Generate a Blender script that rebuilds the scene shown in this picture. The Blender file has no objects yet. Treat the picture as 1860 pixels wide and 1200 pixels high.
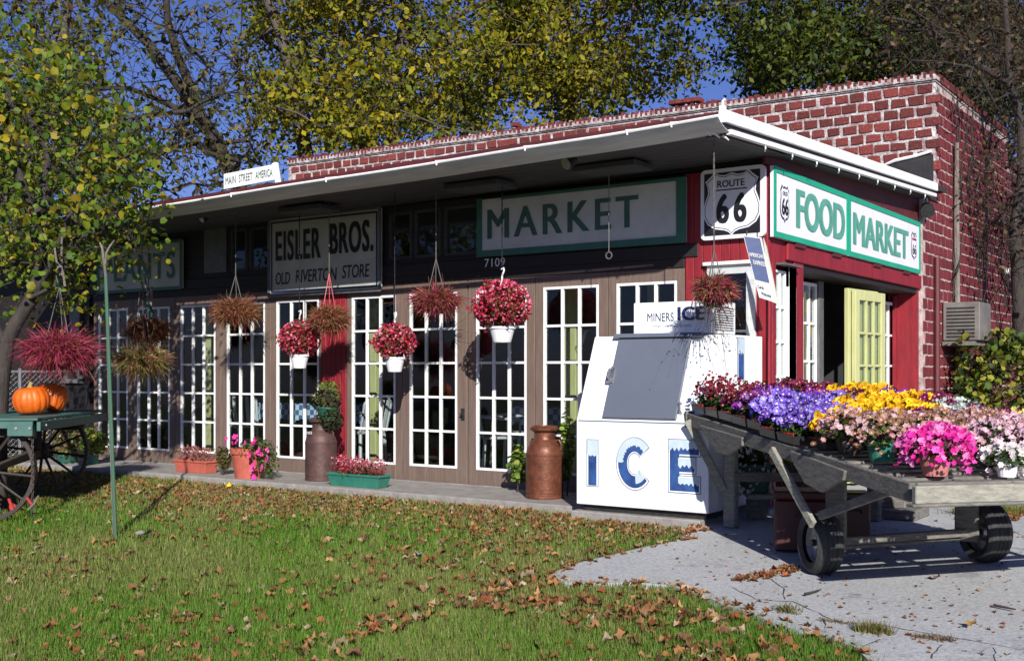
import bpy, math, random
import numpy as np
from mathutils import Vector, Matrix
C = bpy.context.scene.collection
PI = math.pi
R = math.radians
rnd = random.Random(7)
rng = np.random.default_rng(11)

# ------------------------------------------------------------------ camera, sky, sun
F_PX, CX, HY, CAM_H = 2061.0, 930.0, 675.0, 1.2
RV = (.8210, .5710)          # camera right in the ground plane
FV = (-.5710, .8210)         # camera forward in the ground plane
sc = bpy.context.scene
cam_d = bpy.data.cameras.new('camera'); cam = bpy.data.objects.new('camera', cam_d); C.objects.link(cam)
cam.location = (0, 0, CAM_H)
cam.rotation_euler = (R(90), 0, math.atan2(-FV[0], FV[1]))
cam_d.sensor_width = 36; cam_d.sensor_fit = 'HORIZONTAL'
cam_d.lens = 36 * F_PX / 1860
cam_d.shift_y = (HY - 600) / 1860
cam_d.clip_start = .1; cam_d.clip_end = 600
sc.camera = cam
SUN = Vector((-.88, 1, -.66)).normalized()      # direction the light travels
w = bpy.data.worlds.new("World"); sc.world = w; w.use_nodes = True
nt = w.node_tree; nt.nodes.clear()
out = nt.nodes.new('ShaderNodeOutputWorld'); bg = nt.nodes.new('ShaderNodeBackground')
sky = nt.nodes.new('ShaderNodeTexSky'); sky.sky_type = 'NISHITA'; sky.sun_disc = False
sky.sun_elevation = math.asin(-SUN.z)
sky.sun_rotation = math.atan2(-SUN.x, -SUN.y)
sky.air_density = 1.0; sky.dust_density = .3; sky.ozone_density = 4.0
tint = nt.nodes.new('ShaderNodeMix'); tint.data_type = 'RGBA'; tint.blend_type = 'MULTIPLY'
tint.inputs[0].default_value = 1; tint.inputs[7].default_value = (.80, .80, 1.32, 1)
nt.links.new(sky.outputs[0], tint.inputs[6]); nt.links.new(tint.outputs[2], bg.inputs[0])
bg.inputs[1].default_value = .05
nt.links.new(bg.outputs[0], out.inputs[0])
sd = bpy.data.lights.new('sun', 'SUN'); so = bpy.data.objects.new('sun', sd); C.objects.link(so)
sd.energy = 5.0; sd.angle = R(.5); sd.color = (1, .965, .90)
so.rotation_euler = SUN.to_track_quat('-Z', 'Y').to_euler(); so.location = (10, -12, 14)
vs = sc.view_settings; vs.view_transform = 'Standard'; vs.look = 'None'; vs.exposure = .48; vs.gamma = 1
vs.use_curve_mapping = False
cy = sc.cycles if hasattr(sc, 'cycles') else None
if cy:
    cy.max_bounces = 6; cy.transparent_max_bounces = 24; cy.diffuse_bounces = 3

# ------------------------------------------------------------------ layout helpers
def g(y):                       # the lawn falls gently away from the store
    return 0.0 if y > 9 else (-.05 * (9 - y) if y > -12 else -1.05)
def ray(px, py):
    u = (px - CX) / F_PX
    return (RV[0] * u + FV[0], RV[1] * u + FV[1], (HY - py) / F_PX)
def at(px, py, d):              # point at depth d
    r = ray(px, py); return Vector((r[0] * d, r[1] * d, CAM_H + r[2] * d))
def gp(px, py):                 # point on the ground
    r = ray(px, py)
    d = CAM_H / -r[2]
    if r[1] * d < 9: d = (CAM_H + .45) / (-r[2] + .05 * r[1])
    return at(px, py, d)
def yp(px, py, Y=9.4):          # point on a wall of constant y
    r = ray(px, py); return at(px, py, Y / r[1])
def xp(px, py, X=-3.8):         # point on a wall of constant x
    r = ray(px, py); return at(px, py, X / r[0])
def zp(px, py, Z):
    r = ray(px, py); return at(px, py, (Z - CAM_H) / r[2])
def proj(p):
    r = RV[0]*p[0] + RV[1]*p[1]; d = FV[0]*p[0] + FV[1]*p[1]
    return CX + F_PX*r/d, HY - (p[2]-CAM_H)/d*F_PX

# ------------------------------------------------------------------ materials
def _mat(name):
    m = bpy.data.materials.new(name); m.use_nodes = True
    return m, m.node_tree, m.node_tree.nodes['Principled BSDF']
def ramp(t, stops):
    n = t.nodes.new('ShaderNodeValToRGB'); e = n.color_ramp.elements
    while len(e) < len(stops): e.new(.5)
    for i, (p, c) in enumerate(stops): e[i].position = p; e[i].color = (*c, 1)
    return n
def pm(name, c1, c2=None, scale=6, rough=.7, bump=.15, metal=0, stretch=(1,1,1), c3=None, bscale=None, spec=None, rand=0, detail=6, lo=.35, hi=.65):
    m, t, b = _mat(name)
    c2 = c2 or tuple(x * .75 for x in c1)
    tc = t.nodes.new('ShaderNodeTexCoord'); mp = t.nodes.new('ShaderNodeMapping')
    mp.inputs['Scale'].default_value = stretch
    t.links.new(tc.outputs['Object'], mp.inputs[0])
    vec = mp.outputs[0]
    if rand:
        oi = t.nodes.new('ShaderNodeObjectInfo'); mu = t.nodes.new('ShaderNodeMath'); mu.operation = 'MULTIPLY'; mu.inputs[1].default_value = 37
        va = t.nodes.new('ShaderNodeVectorMath'); t.links.new(oi.outputs['Random'], mu.inputs[0])
        t.links.new(vec, va.inputs[0]); t.links.new(mu.outputs[0], va.inputs[1]); vec = va.outputs[0]
    n = t.nodes.new('ShaderNodeTexNoise'); n.inputs['Scale'].default_value = scale; n.inputs['Detail'].default_value = detail
    n.inputs['Roughness'].default_value = .65
    t.links.new(vec, n.inputs[0])
    st = [(lo, c2), (hi, c1)]
    if c3: st.append((hi + .12, c3))
    rp = ramp(t, st); t.links.new(n.outputs[0], rp.inputs[0])
    col = rp.outputs[0]
    if rand:
        hs = t.nodes.new('ShaderNodeHueSaturation'); mr = t.nodes.new('ShaderNodeMapRange')
        mr.inputs[3].default_value = 1 - rand; mr.inputs[4].default_value = 1 + rand
        t.links.new(oi.outputs['Random'], mr.inputs[0]); t.links.new(mr.outputs[0], hs.inputs['Value']); t.links.new(col, hs.inputs['Color'])
        col = hs.outputs[0]
    t.links.new(col, b.inputs['Base Color'])
    b.inputs['Roughness'].default_value = rough; b.inputs['Metallic'].default_value = metal
    if spec is not None: b.inputs['Specular IOR Level'].default_value = spec
    if bump:
        n2 = t.nodes.new('ShaderNodeTexNoise'); n2.inputs['Scale'].default_value = bscale or scale * 4; n2.inputs['Detail'].default_value = 5
        t.links.new(vec, n2.inputs[0])
        bp = t.nodes.new('ShaderNodeBump'); bp.inputs['Strength'].default_value = bump; bp.inputs['Distance'].default_value = .02
        t.links.new(n2.outputs[0], bp.inputs['Height']); t.links.new(bp.outputs[0], b.inputs['Normal'])
    return m
def leafmat(name, trans=.42, rough=.55, spec=.25):
    m, t, b = _mat(name)
    a = t.nodes.new('ShaderNodeAttribute'); a.attribute_name = 'Col'
    t.links.new(a.outputs['Color'], b.inputs['Base Color'])
    b.inputs['Roughness'].default_value = rough; b.inputs['Specular IOR Level'].default_value = spec
    if trans:
        tr = t.nodes.new('ShaderNodeBsdfTranslucent'); mx = t.nodes.new('ShaderNodeMixShader'); mx.inputs[0].default_value = trans
        t.links.new(a.outputs['Color'], tr.inputs[0]); t.links.new(b.outputs[0], mx.inputs[1]); t.links.new(tr.outputs[0], mx.inputs[2])
        t.links.new(mx.outputs[0], t.nodes['Material Output'].inputs[0])
    return m
def glassmat(name, tintc=(.80,.84,.84), refl=1.0):
    m, t, b = _mat(name); t.nodes.remove(b)
    tr = t.nodes.new('ShaderNodeBsdfTransparent'); tr.inputs[0].default_value = (*tintc, 1)
    gl = t.nodes.new('ShaderNodeBsdfGlossy'); gl.inputs['Roughness'].default_value = .03; gl.inputs[0].default_value = (.9,.9,.9,1)
    lw = t.nodes.new('ShaderNodeLayerWeight'); pw = t.nodes.new('ShaderNodeMath'); pw.operation = 'POWER'; pw.inputs[1].default_value = 4
    fr = t.nodes.new('ShaderNodeMath'); fr.operation = 'MULTIPLY_ADD'; fr.inputs[1].default_value = .6; fr.inputs[2].default_value = .035
    t.links.new(lw.outputs['Facing'], pw.inputs[0]); t.links.new(pw.outputs[0], fr.inputs[0])
    tc = t.nodes.new('ShaderNodeTexCoord'); n = t.nodes.new('ShaderNodeTexNoise'); n.inputs['Scale'].default_value = 1.3
    t.links.new(tc.outputs['Object'], n.inputs[0]); bp = t.nodes.new('ShaderNodeBump'); bp.inputs['Strength'].default_value = .05
    t.links.new(n.outputs[0], bp.inputs['Height']); t.links.new(bp.outputs[0], gl.inputs['Normal'])
    mx = t.nodes.new('ShaderNodeMixShader'); t.links.new(fr.outputs[0], mx.inputs[0]); t.links.new(tr.outputs[0], mx.inputs[1]); t.links.new(gl.outputs[0], mx.inputs[2])
    t.links.new(mx.outputs[0], t.nodes['Material Output'].inputs[0])
    return m

M = dict(
 brown=pm('brown_trim_paint', (.17,.12,.096), (.12,.082,.066), 3, .62, .2, stretch=(9,9,.8), c3=(.21,.155,.13)),
 darkbrown=pm('dark_brown_board', (.016,.010,.010), (.009,.006,.006), 3, .65, .1, stretch=(.6,6,6)),
 white=pm('white_paint', (.80,.80,.80), (.68,.68,.68), 9, .5, .12),
 whiteworn=pm('worn_white_paint', (.80,.80,.80), (.5,.5,.48), 12, .6, .3, lo=.25, hi=.45),
 red=pm('barn_red_paint', (.27,.014,.024), (.17,.009,.016), 4, .55, .15, stretch=(5,5,.6)),
 darkred=pm('dark_red_fascia', (.10,.015,.018), None, 4, .6, .1),
 brick=pm('red_brick', (.21,.036,.03), (.10,.018,.018), 7, .85, .6, c3=(.42,.24,.20), rand=.35, hi=.60),
 brickside=pm('painted_red_brick', (.20,.022,.026), (.11,.012,.02), 9, .7, .5, c3=(.30,.06,.04), rand=.25),
 mortar=pm('pale_mortar', (.46,.42,.42), (.25,.17,.17), 9, .9, 1.0, c3=(.62,.60,.60), lo=.38, hi=.55),
 mortarside=pm('side_mortar', (.56,.46,.44), (.26,.17,.16), 10, .9, .6),
 tar=pm('roof_tar', (.03,.03,.032), (.015,.015,.018), 8, .8, .4),
 gutter=pm('gutter_paint', (.60,.62,.62), (.44,.46,.46), 5, .45, .06, stretch=(.4,3,3)),
 soffit=pm('soffit_board', (.055,.056,.058), (.028,.027,.026), 5, .7, .15, stretch=(.5,4,4)),
 metalwhite=pm('enamel_white', (.80,.82,.83), (.66,.66,.64), 5, .38, .10, spec=.4, lo=.22, hi=.42, bscale=3),
 metalgrey=pm('grey_enamel_door', (.12,.135,.175), (.10,.115,.15), 1.5, .45, .05),
 steel=pm('steel', (.5,.5,.5), (.3,.3,.3), 20, .35, .05, metal=.8),
 darkmetal=pm('dark_metal', (.04,.04,.04), (.02,.02,.02), 20, .5, .1, metal=.3),
 concrete=None,
 slab=pm('porch_slab_concrete', (.30,.28,.26), (.20,.18,.17), 7, .9, .3),
 wood=pm('weathered_wood', (.20,.185,.16), (.10,.095,.088), 5, .85, .5, stretch=(2.2,2.2,9), c3=(.26,.24,.20)),
 woodlight=pm('weathered_wood_pale', (.34,.33,.27), (.20,.19,.16), 5, .85, .5, stretch=(3,3,12)),
 rubber=pm('tyre_rubber', (.035,.035,.037), (.02,.02,.022), 30, .75, .3),
 blacktray=pm('black_plastic_tray', (.018,.018,.02), None, 10, .4, .05),
 redtray=pm('red_plastic_insert', (.45,.03,.02), (.35,.02,.015), 10, .45, .05),
 terracotta=pm('terracotta', (.42,.10,.065), (.34,.075,.05), 12, .8, .15),
 pinkpot=pm('dusty_pink_pot', (.45,.17,.15), None, 12, .7, .1),
 greenpot=pm('green_plastic', (.03,.17,.12), (.02,.13,.095), 8, .45, .05),
 darkgreenpot=pm('dark_green_plastic', (.02,.085,.06), None, 8, .45, .05),
 whitepot=pm('white_plastic', (.78,.78,.80), (.68,.68,.70), 20, .4, .05),
 copper=pm('painted_copper_can', (.20,.068,.034), (.10,.034,.02), 16, .42, .15, c3=(.34,.14,.075), metal=.35),
 rustcan=pm('rusty_dark_can', (.10,.05,.042), (.06,.03,.028), 14, .55, .2, metal=.2),
 pumpkin=pm('pumpkin_skin', (.66,.125,.004), (.50,.08,.003), 9, .5, .15, c3=(.72,.17,.01)),
 stem=pm('pumpkin_stem', (.35,.26,.08), None, 20, .8, .2),
 teal=pm('green_table_paint', (.045,.12,.10), (.03,.09,.075), 6, .6, .1, stretch=(1,1,1)),
 iron=pm('black_iron', (.02,.018,.017), (.035,.02,.015), 20, .6, .2),
 redpaint=pm('red_iron_paint', (.42,.03,.03), (.3,.02,.02), 18, .5, .1),
 polegreen=pm('green_pole_paint', (.035,.12,.07), (.06,.10,.065), 14, .5, .1, stretch=(1,1,.3)),
 bark=pm('bark', (.115,.09,.075), (.05,.04,.035), 6, .9, .8, stretch=(3,3,.8), c3=(.17,.14,.12)),
 darkbark=pm('dark_bark', (.05,.04,.034), (.025,.02,.018), 6, .9, .7, stretch=(3,3,.8)),
 palebark=pm('pale_bark', (.22,.19,.17), (.11,.09,.08), 6, .9, .7, stretch=(3,3,.8)),
 signshade=pm('sign_white_shade_toned', (.55,.56,.56), (.44,.45,.45), 2.5, .5, .05),  # white darkened so its colour carries the shade under the eaves
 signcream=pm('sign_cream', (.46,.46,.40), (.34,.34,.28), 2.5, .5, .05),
 signlit=pm('sign_white_sun_toned', (.74,.73,.80), (.68,.67,.74), 2.5, .45, .03),  # lighter copy of the sign white, for the boards in the sun
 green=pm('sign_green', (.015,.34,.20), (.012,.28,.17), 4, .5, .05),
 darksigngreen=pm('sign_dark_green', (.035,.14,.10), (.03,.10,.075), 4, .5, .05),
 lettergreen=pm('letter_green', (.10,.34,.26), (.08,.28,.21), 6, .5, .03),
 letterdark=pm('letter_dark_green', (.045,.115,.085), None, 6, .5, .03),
 black=pm('black_paint', (.012,.012,.014), None, 6, .45, .03),
 navy=pm('navy_paint', (.02,.03,.12), None, 6, .45, .03),
 bluesign=pm('blue_sign', (.014,.04,.15), (.012,.032,.12), 6, .4, .03),
 iceblue=pm('ice_lettering_blue', (.035,.10,.30), (.018,.045,.16), 9, .5, .03),
 iceline=pm('ice_lettering_outline', (.10,.13,.20), None, 6, .5, .03),
 snow=pm('ice_lettering_snow', (.56,.64,.70), (.44,.54,.62), 9, .5, .03),
 glass=glassmat('window_glass', (.88,.91,.90)),
 paleg=pm('pale_green_paint', (.50,.51,.24), (.42,.42,.19), 6, .55, .1, stretch=(3,3,.5)),
 interior=pm('interior_wall', (.05,.045,.045), (.03,.028,.028), 4, .8, .1),
 floorin=pm('interior_floor', (.07,.055,.045), (.045,.035,.03), 4, .5, .1),
 chair=pm('white_plastic_chair', (.55,.56,.58), (.46,.47,.5), 5, .4, .03),
 aircon=pm('air_conditioner_case', (.19,.17,.155), (.12,.11,.10), 5, .5, .05),
 fencewood=pm('grey_fence_wood', (.16,.13,.13), (.09,.075,.075), 5, .85, .3, stretch=(5,5,.6)),
 siding=pm('white_house_siding', (.72,.74,.76), (.62,.64,.66), 2, .6, .05),
 shingle=pm('grey_roof', (.12,.11,.11), None, 6, .85, .3),
 conduit=pm('grey_conduit', (.13,.13,.13), (.075,.075,.075), 10, .5, .05),
 rope=pm('cord', (.12,.11,.10), None, 20, .9, .1),
 pinkhanger=pm('pink_hanger', (.55,.10,.12), None, 20, .5, .05),
 soil=pm('soil', (.03,.022,.016), None, 20, .95, .4),
 leaf=leafmat('foliage'), petal=leafmat('petals', .25, .6, .15), litter=leafmat('leaf_litter', .12, .8, .1),
 blade=leafmat('grass_blades', .3, .6, .15), tag=pm('plant_tag', (.75,.76,.80), None, 5, .5, .0),
)

# ------------------------------------------------------------------ object helpers
def props(o, label=None, cat=None, group=None, kind=None):
    if label: o['label'] = label
    if cat: o['category'] = cat
    if group: o['group'] = group
    if kind: o['kind'] = kind
    return o
def wloc(o):
    v = Vector((0,0,0))
    while o is not None: v += o.location; o = o.parent
    return v
def thing(name, label, cat, loc, group=None):
    o = bpy.data.objects.new(name, None); C.objects.link(o); o.location = loc; o.empty_display_size = .1
    return props(o, label, cat, group)
class MB:
    def __init__(s): s.v = []; s.f = []
    def add(s, vs, fs):
        n = len(s.v); s.v += [tuple(p) for p in vs]; s.f += [tuple(i + n for i in f) for f in fs]; return s
    def box(s, a, b, T=None):
        x0,y0,z0 = a; x1,y1,z1 = b
        if x0>x1: x0,x1=x1,x0
        if y0>y1: y0,y1=y1,y0
        if z0>z1: z0,z1=z1,z0
        vs = [Vector(p) for p in ((x0,y0,z0),(x1,y0,z0),(x1,y1,z0),(x0,y1,z0),(x0,y0,z1),(x1,y0,z1),(x1,y1,z1),(x0,y1,z1))]
        if T: vs = [T @ p if isinstance(T, Matrix) else T(p) for p in vs]
        return s.add(vs, [(0,3,2,1),(4,5,6,7),(0,1,5,4),(1,2,6,5),(2,3,7,6),(3,0,4,7)])
    def beam(s, p, q, wd, h, up=(0,0,1), ext=0):
        p = Vector(p); q = Vector(q); d = (q-p); L = d.length; d.normalize()
        p = p - d*ext; q = q + d*ext
        u = Vector(up); x = d.cross(u)
        if x.length < 1e-4: x = d.cross(Vector((0,1,0)))
        x.normalize(); z = x.cross(d)
        c = [(-1,-1),(1,-1),(1,1),(-1,1)]
        vs = [e + x*(a*wd/2) + z*(b*h/2) for e in (p,q) for a,b in c]
        return s.add(vs, [(0,3,2,1),(4,5,6,7),(0,1,5,4),(1,2,6,5),(2,3,7,6),(3,0,4,7)])
    def tube(s, pts, r, n=8, closed=False, caps=True):
        pts = [Vector(p) for p in pts]; m = len(pts)
        rr = r if isinstance(r, (list,tuple)) else [r]*m
        rings = []; prev = None
        for i,p in enumerate(pts):
            if closed: t = pts[(i+1)%m] - pts[i-1]
            else: t = pts[min(i+1,m-1)] - pts[max(i-1,0)]
            if t.length < 1e-9: t = Vector((0,0,1))
            t.normalize()
            if prev is None:
                a = t.cross(Vector((0,0,1)))
                if a.length < .05: a = t.cross(Vector((1,0,0)))
            else: a = prev - t*prev.dot(t)
            a.normalize(); prev = a; b = t.cross(a)
            rings.append([p + (a*math.cos(2*PI*k/n) + b*math.sin(2*PI*k/n))*rr[i] for k in range(n)])
        vs = [q for rg in rings for q in rg]; fs = []
        for i in range(m if closed else m-1):
            j = (i+1) % m
            for k in range(n): fs.append((i*n+k, i*n+(k+1)%n, j*n+(k+1)%n, j*n+k))
        if caps and not closed:
            fs.append(tuple(range(n-1,-1,-1))); fs.append(tuple((m-1)*n+k for k in range(n)))
        return s.add(vs, fs)
    def lathe(s, prof, c=(0,0,0), n=24, T=None):
        c = Vector(c); vs = []
        for r,z in prof:
            for k in range(n):
                p = Vector((r*math.cos(2*PI*k/n), r*math.sin(2*PI*k/n), z))
                vs.append((T @ p if T else p) + c)
        m = len(prof); fs = [(i*n+k, i*n+(k+1)%n, (i+1)*n+(k+1)%n, (i+1)*n+k) for i in range(m-1) for k in range(n)]
        return s.add(vs, fs)
    def prism(s, poly, T, t):     # poly: (u,v) list; T(u,v,w)
        n = len(poly); vs = [T(u,v,0) for u,v in poly] + [T(u,v,t) for u,v in poly]
        fs = [tuple(range(n)), tuple(range(2*n-1, n-1, -1))] + [(i,(i+1)%n+0,(i+1)%n+n,i+n)[::-1] for i in range(n)]
        return s.add(vs, fs)
    def build(s, name, mat, parent=None, smooth=False, bevel=0, label=None, kind=None, cat=None, group=None, origin=None, seg=1):
        me = bpy.data.meshes.new(name); off = wloc(parent) if parent is not None else Vector((0,0,0))
        if origin is not None: off = Vector(origin)
        me.from_pydata([tuple(Vector(p) - off) for p in s.v], [], s.f); me.update()
        if mat: me.materials.append(mat)
        import bmesh
        bm = bmesh.new(); bm.from_mesh(me); bmesh.ops.recalc_face_normals(bm, faces=bm.faces); bm.to_mesh(me); bm.free()
        if smooth: me.polygons.foreach_set('use_smooth', [True]*len(me.polygons))
        o = bpy.data.objects.new(name, me); C.objects.link(o)
        if origin is not None: o.location = Vector(origin) - (wloc(parent) if parent is not None else Vector((0,0,0)))
        if parent is not None: o.parent = parent
        if bevel:
            b = o.modifiers.new('bevel','BEVEL'); b.width = bevel; b.segments = seg; b.limit_method = 'ANGLE'
        return props(o, label, cat, group, kind)
def npmesh(name, verts, faces, cols, mat, parent=None, kind=None, smooth=False, **kw):
    """verts (N,3), faces (M,k) with k fixed, cols (M,3) or None"""
    verts = np.asarray(verts, dtype=np.float64); off = wloc(parent) if parent is not None else Vector((0,0,0))
    verts = verts - np.array(off)
    k = faces.shape[1]; me = bpy.data.meshes.new(name)
    me.vertices.add(len(verts)); me.vertices.foreach_set('co', verts.astype(np.float32).ravel())
    me.loops.add(faces.size); me.loops.foreach_set('vertex_index', faces.astype(np.int32).ravel())
    me.polygons.add(len(faces)); me.polygons.foreach_set('loop_start', np.arange(0, faces.size, k, dtype=np.int32))
    me.update(calc_edges=True); me.validate()
    if cols is not None:
        a = me.attributes.new('Col', 'FLOAT_COLOR', 'FACE')
        c4 = np.ones((len(faces),4), dtype=np.float32); c4[:,:3] = cols; a.data.foreach_set('color', c4.ravel())
    if smooth: me.polygons.foreach_set('use_smooth', [True]*len(me.polygons))
    me.materials.append(mat)
    o = bpy.data.objects.new(name, me); C.objects.link(o)
    if parent is not None: o.parent = parent
    return props(o, kind=kind, **kw)
def pal(palette, n, var=.18):
    p = np.array(palette, dtype=float); c = p[rng.integers(0, len(p), n)]
    return np.clip(c * (1 + rng.normal(0, var, (n,1))), .003, .95)
def unit(n):
    v = rng.normal(size=(n,3)); return v / np.linalg.norm(v, axis=1, keepdims=True)
def leafset(c, size, palette, up=.4, shape='rhomb', nrm=None, fold=.25, asp=.6, cols=None):
    """leaf cards (folded along the midrib): returns verts, faces(tri), cols"""
    c = np.asarray(c); n = len(c); s = (np.asarray(size) * rng.uniform(.45, 1.45, n))[:,None]
    nm = unit(n) if nrm is None else nrm + .5*unit(n)
    nm[:,2] += up; nm /= np.linalg.norm(nm, axis=1, keepdims=True)
    a = np.cross(nm, unit(n)); a /= np.linalg.norm(a, axis=1, keepdims=True); b = np.cross(nm, a)
    f = nm * s * fold * rng.uniform(.2, 1.4, (n,1))
    if shape == 'rhomb':
        V = np.stack([c - a*s*.5, c + b*s*.5*asp + f*.5, c + a*s*.5, c - b*s*.5*asp + f*.5], 1).reshape(-1,3)
        i = np.arange(n)[:,None]*4
        Fa = np.concatenate([i + [0,1,2], i + [0,2,3]], 0)
        cc = pal(palette, n) if cols is None else cols
        return V, Fa, np.concatenate([cc, cc*.93], 0)
    if shape == 'lobed':
        K_ = 11; cs = [c]
        for k in range(K_):
            an = 2*PI*k/K_; r_ = (.52 if k%2==0 else .35)*(1.1 if k in (0,10,1) else .92)
            u_, v_ = math.cos(an)*r_, math.sin(an)*r_*.85
            cs.append(c + a*s*u_ + b*s*v_ + nm*s*(abs(v_)*fold*1.6*rng.uniform(.2,1.5,(n,1)) + rng.normal(0,.05,(n,1))))
        V = np.stack(cs,1).reshape(-1,3); i = np.arange(n)[:,None]*(K_+1)
        Fa = np.concatenate([i + np.array([0,1+k,1+(k+1)%K_]) for k in range(K_)],0)
        cc = pal(palette, n) if cols is None else cols
        return V, Fa, np.concatenate([cc*rng.uniform(.82,1.1,(n,1)) for k in range(K_)],0)
    if shape == 'heart':
        pts = [(-.5,0),(-.2,.42),(.2,.40),(.42,.16),(.32,0),(.42,-.16),(.2,-.40),(-.2,-.42)]
        V = np.stack([c + a*s*u + b*s*v + f*abs(v)*2 for u,v in pts], 1).reshape(-1,3)
        i = np.arange(n)[:,None]*8
        Fa = np.concatenate([i + t for t in ([0,1,4],[1,2,4],[2,3,4],[0,4,7],[7,4,6],[6,4,5])], 0)
        cc = pal(palette, n) if cols is None else cols
        return V, Fa, np.concatenate([cc]*6, 0)
def merge(*sets):
    V = []; Fs = []; Cs = []; n = 0
    for v, f, c in sets:
        V.append(v); Fs.append(f + n); Cs.append(c); n += len(v)
    return np.concatenate(V), np.concatenate(Fs), np.concatenate(Cs)
def strands(c0, n, L, width, palette, spread=1., rise=.35, droop=1., segs=4, jitter=.3, rim=0.0):
    """arching, drooping stems from a pot"""
    th = rng.uniform(0, 2*PI, n); el = rng.uniform(-.1, 1.3, n); ln = L * rng.uniform(.5, 1.15, n)
    d = np.stack([np.cos(th)*np.cos(el)*spread, np.sin(th)*np.cos(el)*spread, np.sin(el)*rise + .1], 1)
    side = np.stack([-np.sin(th), np.cos(th), rng.normal(0,.5,n)], 1)
    st = np.array(c0) + np.stack([np.cos(th)*rim*rng.uniform(0,1,n), np.sin(th)*rim*rng.uniform(0,1,n), np.zeros(n)], 1)
    wob = rng.normal(0, jitter, (n,3))
    V = []
    for k in range(segs+1):
        t = k/segs
        p = st + d*(ln*t)[:,None] + wob*(ln*t*t)[:,None]*.5
        p[:,2] -= droop*ln*t*t*rng.uniform(.75,1.25,n)*.8
        wd = width*(1-.75*t)*.5
        V += [p - side*wd, p + side*wd]
    V = np.stack(V, 1).reshape(-1,3); m = 2*(segs+1); i = np.arange(n)[:,None]*m
    F = np.concatenate([i + np.array([2*k,2*k+1,2*k+3]) for k in range(segs)] + [i + np.array([2*k,2*k+3,2*k+2]) for k in range(segs)], 0)
    cc = pal(palette, n, .25); return V, F, np.concatenate([cc]*(2*segs), 0)
def fuzzy(c, n, rx, rz_, width, palette, L=.14, segs=3):
    """a rounded mass of short arching leafy stems with wispy ends"""
    p = unit(n)*rng.uniform(.15,1,(n,1))**.5; st = p*[rx*.80,rx*.80,rz_*.62]; st[:,2] += rz_*.12
    out_ = p*[1,1,.55]; out_ /= np.linalg.norm(out_,axis=1,keepdims=True)+1e-6; d = out_*.75+unit(n)*.7; d[:,2] += .15
    ln = L*rng.uniform(.4,1.3,n); side = unit(n); V = []
    for k in range(segs+1):
        t = k/segs; q = np.array(c)+st+d*(ln*t)[:,None]; q[:,2] -= ln*t*t*rng.uniform(.2,.8,n)*(.6+.4*(p[:,2]<0)); w_ = width*(1-.7*t)*.5; V += [q-side*w_, q+side*w_]
    V = np.stack(V,1).reshape(-1,3); m = 2*(segs+1); i = np.arange(n)[:,None]*m
    F = np.concatenate([i+np.array([2*k,2*k+1,2*k+3]) for k in range(segs)]+[i+np.array([2*k,2*k+3,2*k+2]) for k in range(segs)],0)
    top = np.clip(.75+.35*p[:,2:3],.4,1.1)*0+1; cc = pal(palette,n,.28)*top
    return V, F, np.concatenate([cc]*(2*segs),0)
def blossoms(c, size, palette, face=(-.2,-1,.35), spread=.7, center=None, petals=6):
    """small cupped round flowers facing outward"""
    c = np.asarray(c); n = len(c); s = (size*rng.uniform(.7,1.25,n))[:,None]
    nm = np.array(face) + spread*unit(n); nm /= np.linalg.norm(nm,axis=1,keepdims=True)
    a = np.cross(nm, np.array([0,0,1.])); a /= np.linalg.norm(a,axis=1,keepdims=True); b = np.cross(nm,a)
    pts = [c]; 
    for k in range(petals*2):
        ang = PI*k/petals; r = .5 if k%2==0 else .36
        pts.append(c + (a*math.cos(ang)+b*math.sin(ang))*s*r + nm*s*(.16+rng.normal(0,.05,(n,1))))
    m = len(pts); V = np.stack(pts,1).reshape(-1,3); i = np.arange(n)[:,None]*m; K = petals*2
    F = np.concatenate([i + np.array([0,1+k,1+(k+1)%K]) for k in range(K)],0)
    cc = pal(palette, n, .15)
    C_ = []
    for k in range(K): C_.append(cc*rng.uniform(.8,1.1,(n,1)))
    V2 = None
    out = (V, F, np.clip(np.concatenate(C_,0),0,.95))
    if center is not None:
        pp = [c + nm*s*.10 + (a*math.cos(2*PI*k/4)+b*math.sin(2*PI*k/4))*s*.16 for k in range(4)]
        V2 = np.stack(pp,1).reshape(-1,3); i = np.arange(n)[:,None]*4
        F2 = np.concatenate([i+[0,1,2], i+[0,2,3]],0); c2 = np.concatenate([pal(center,n)]*2,0)
        out = merge(out,(V2,F2,c2))
    return out

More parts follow.
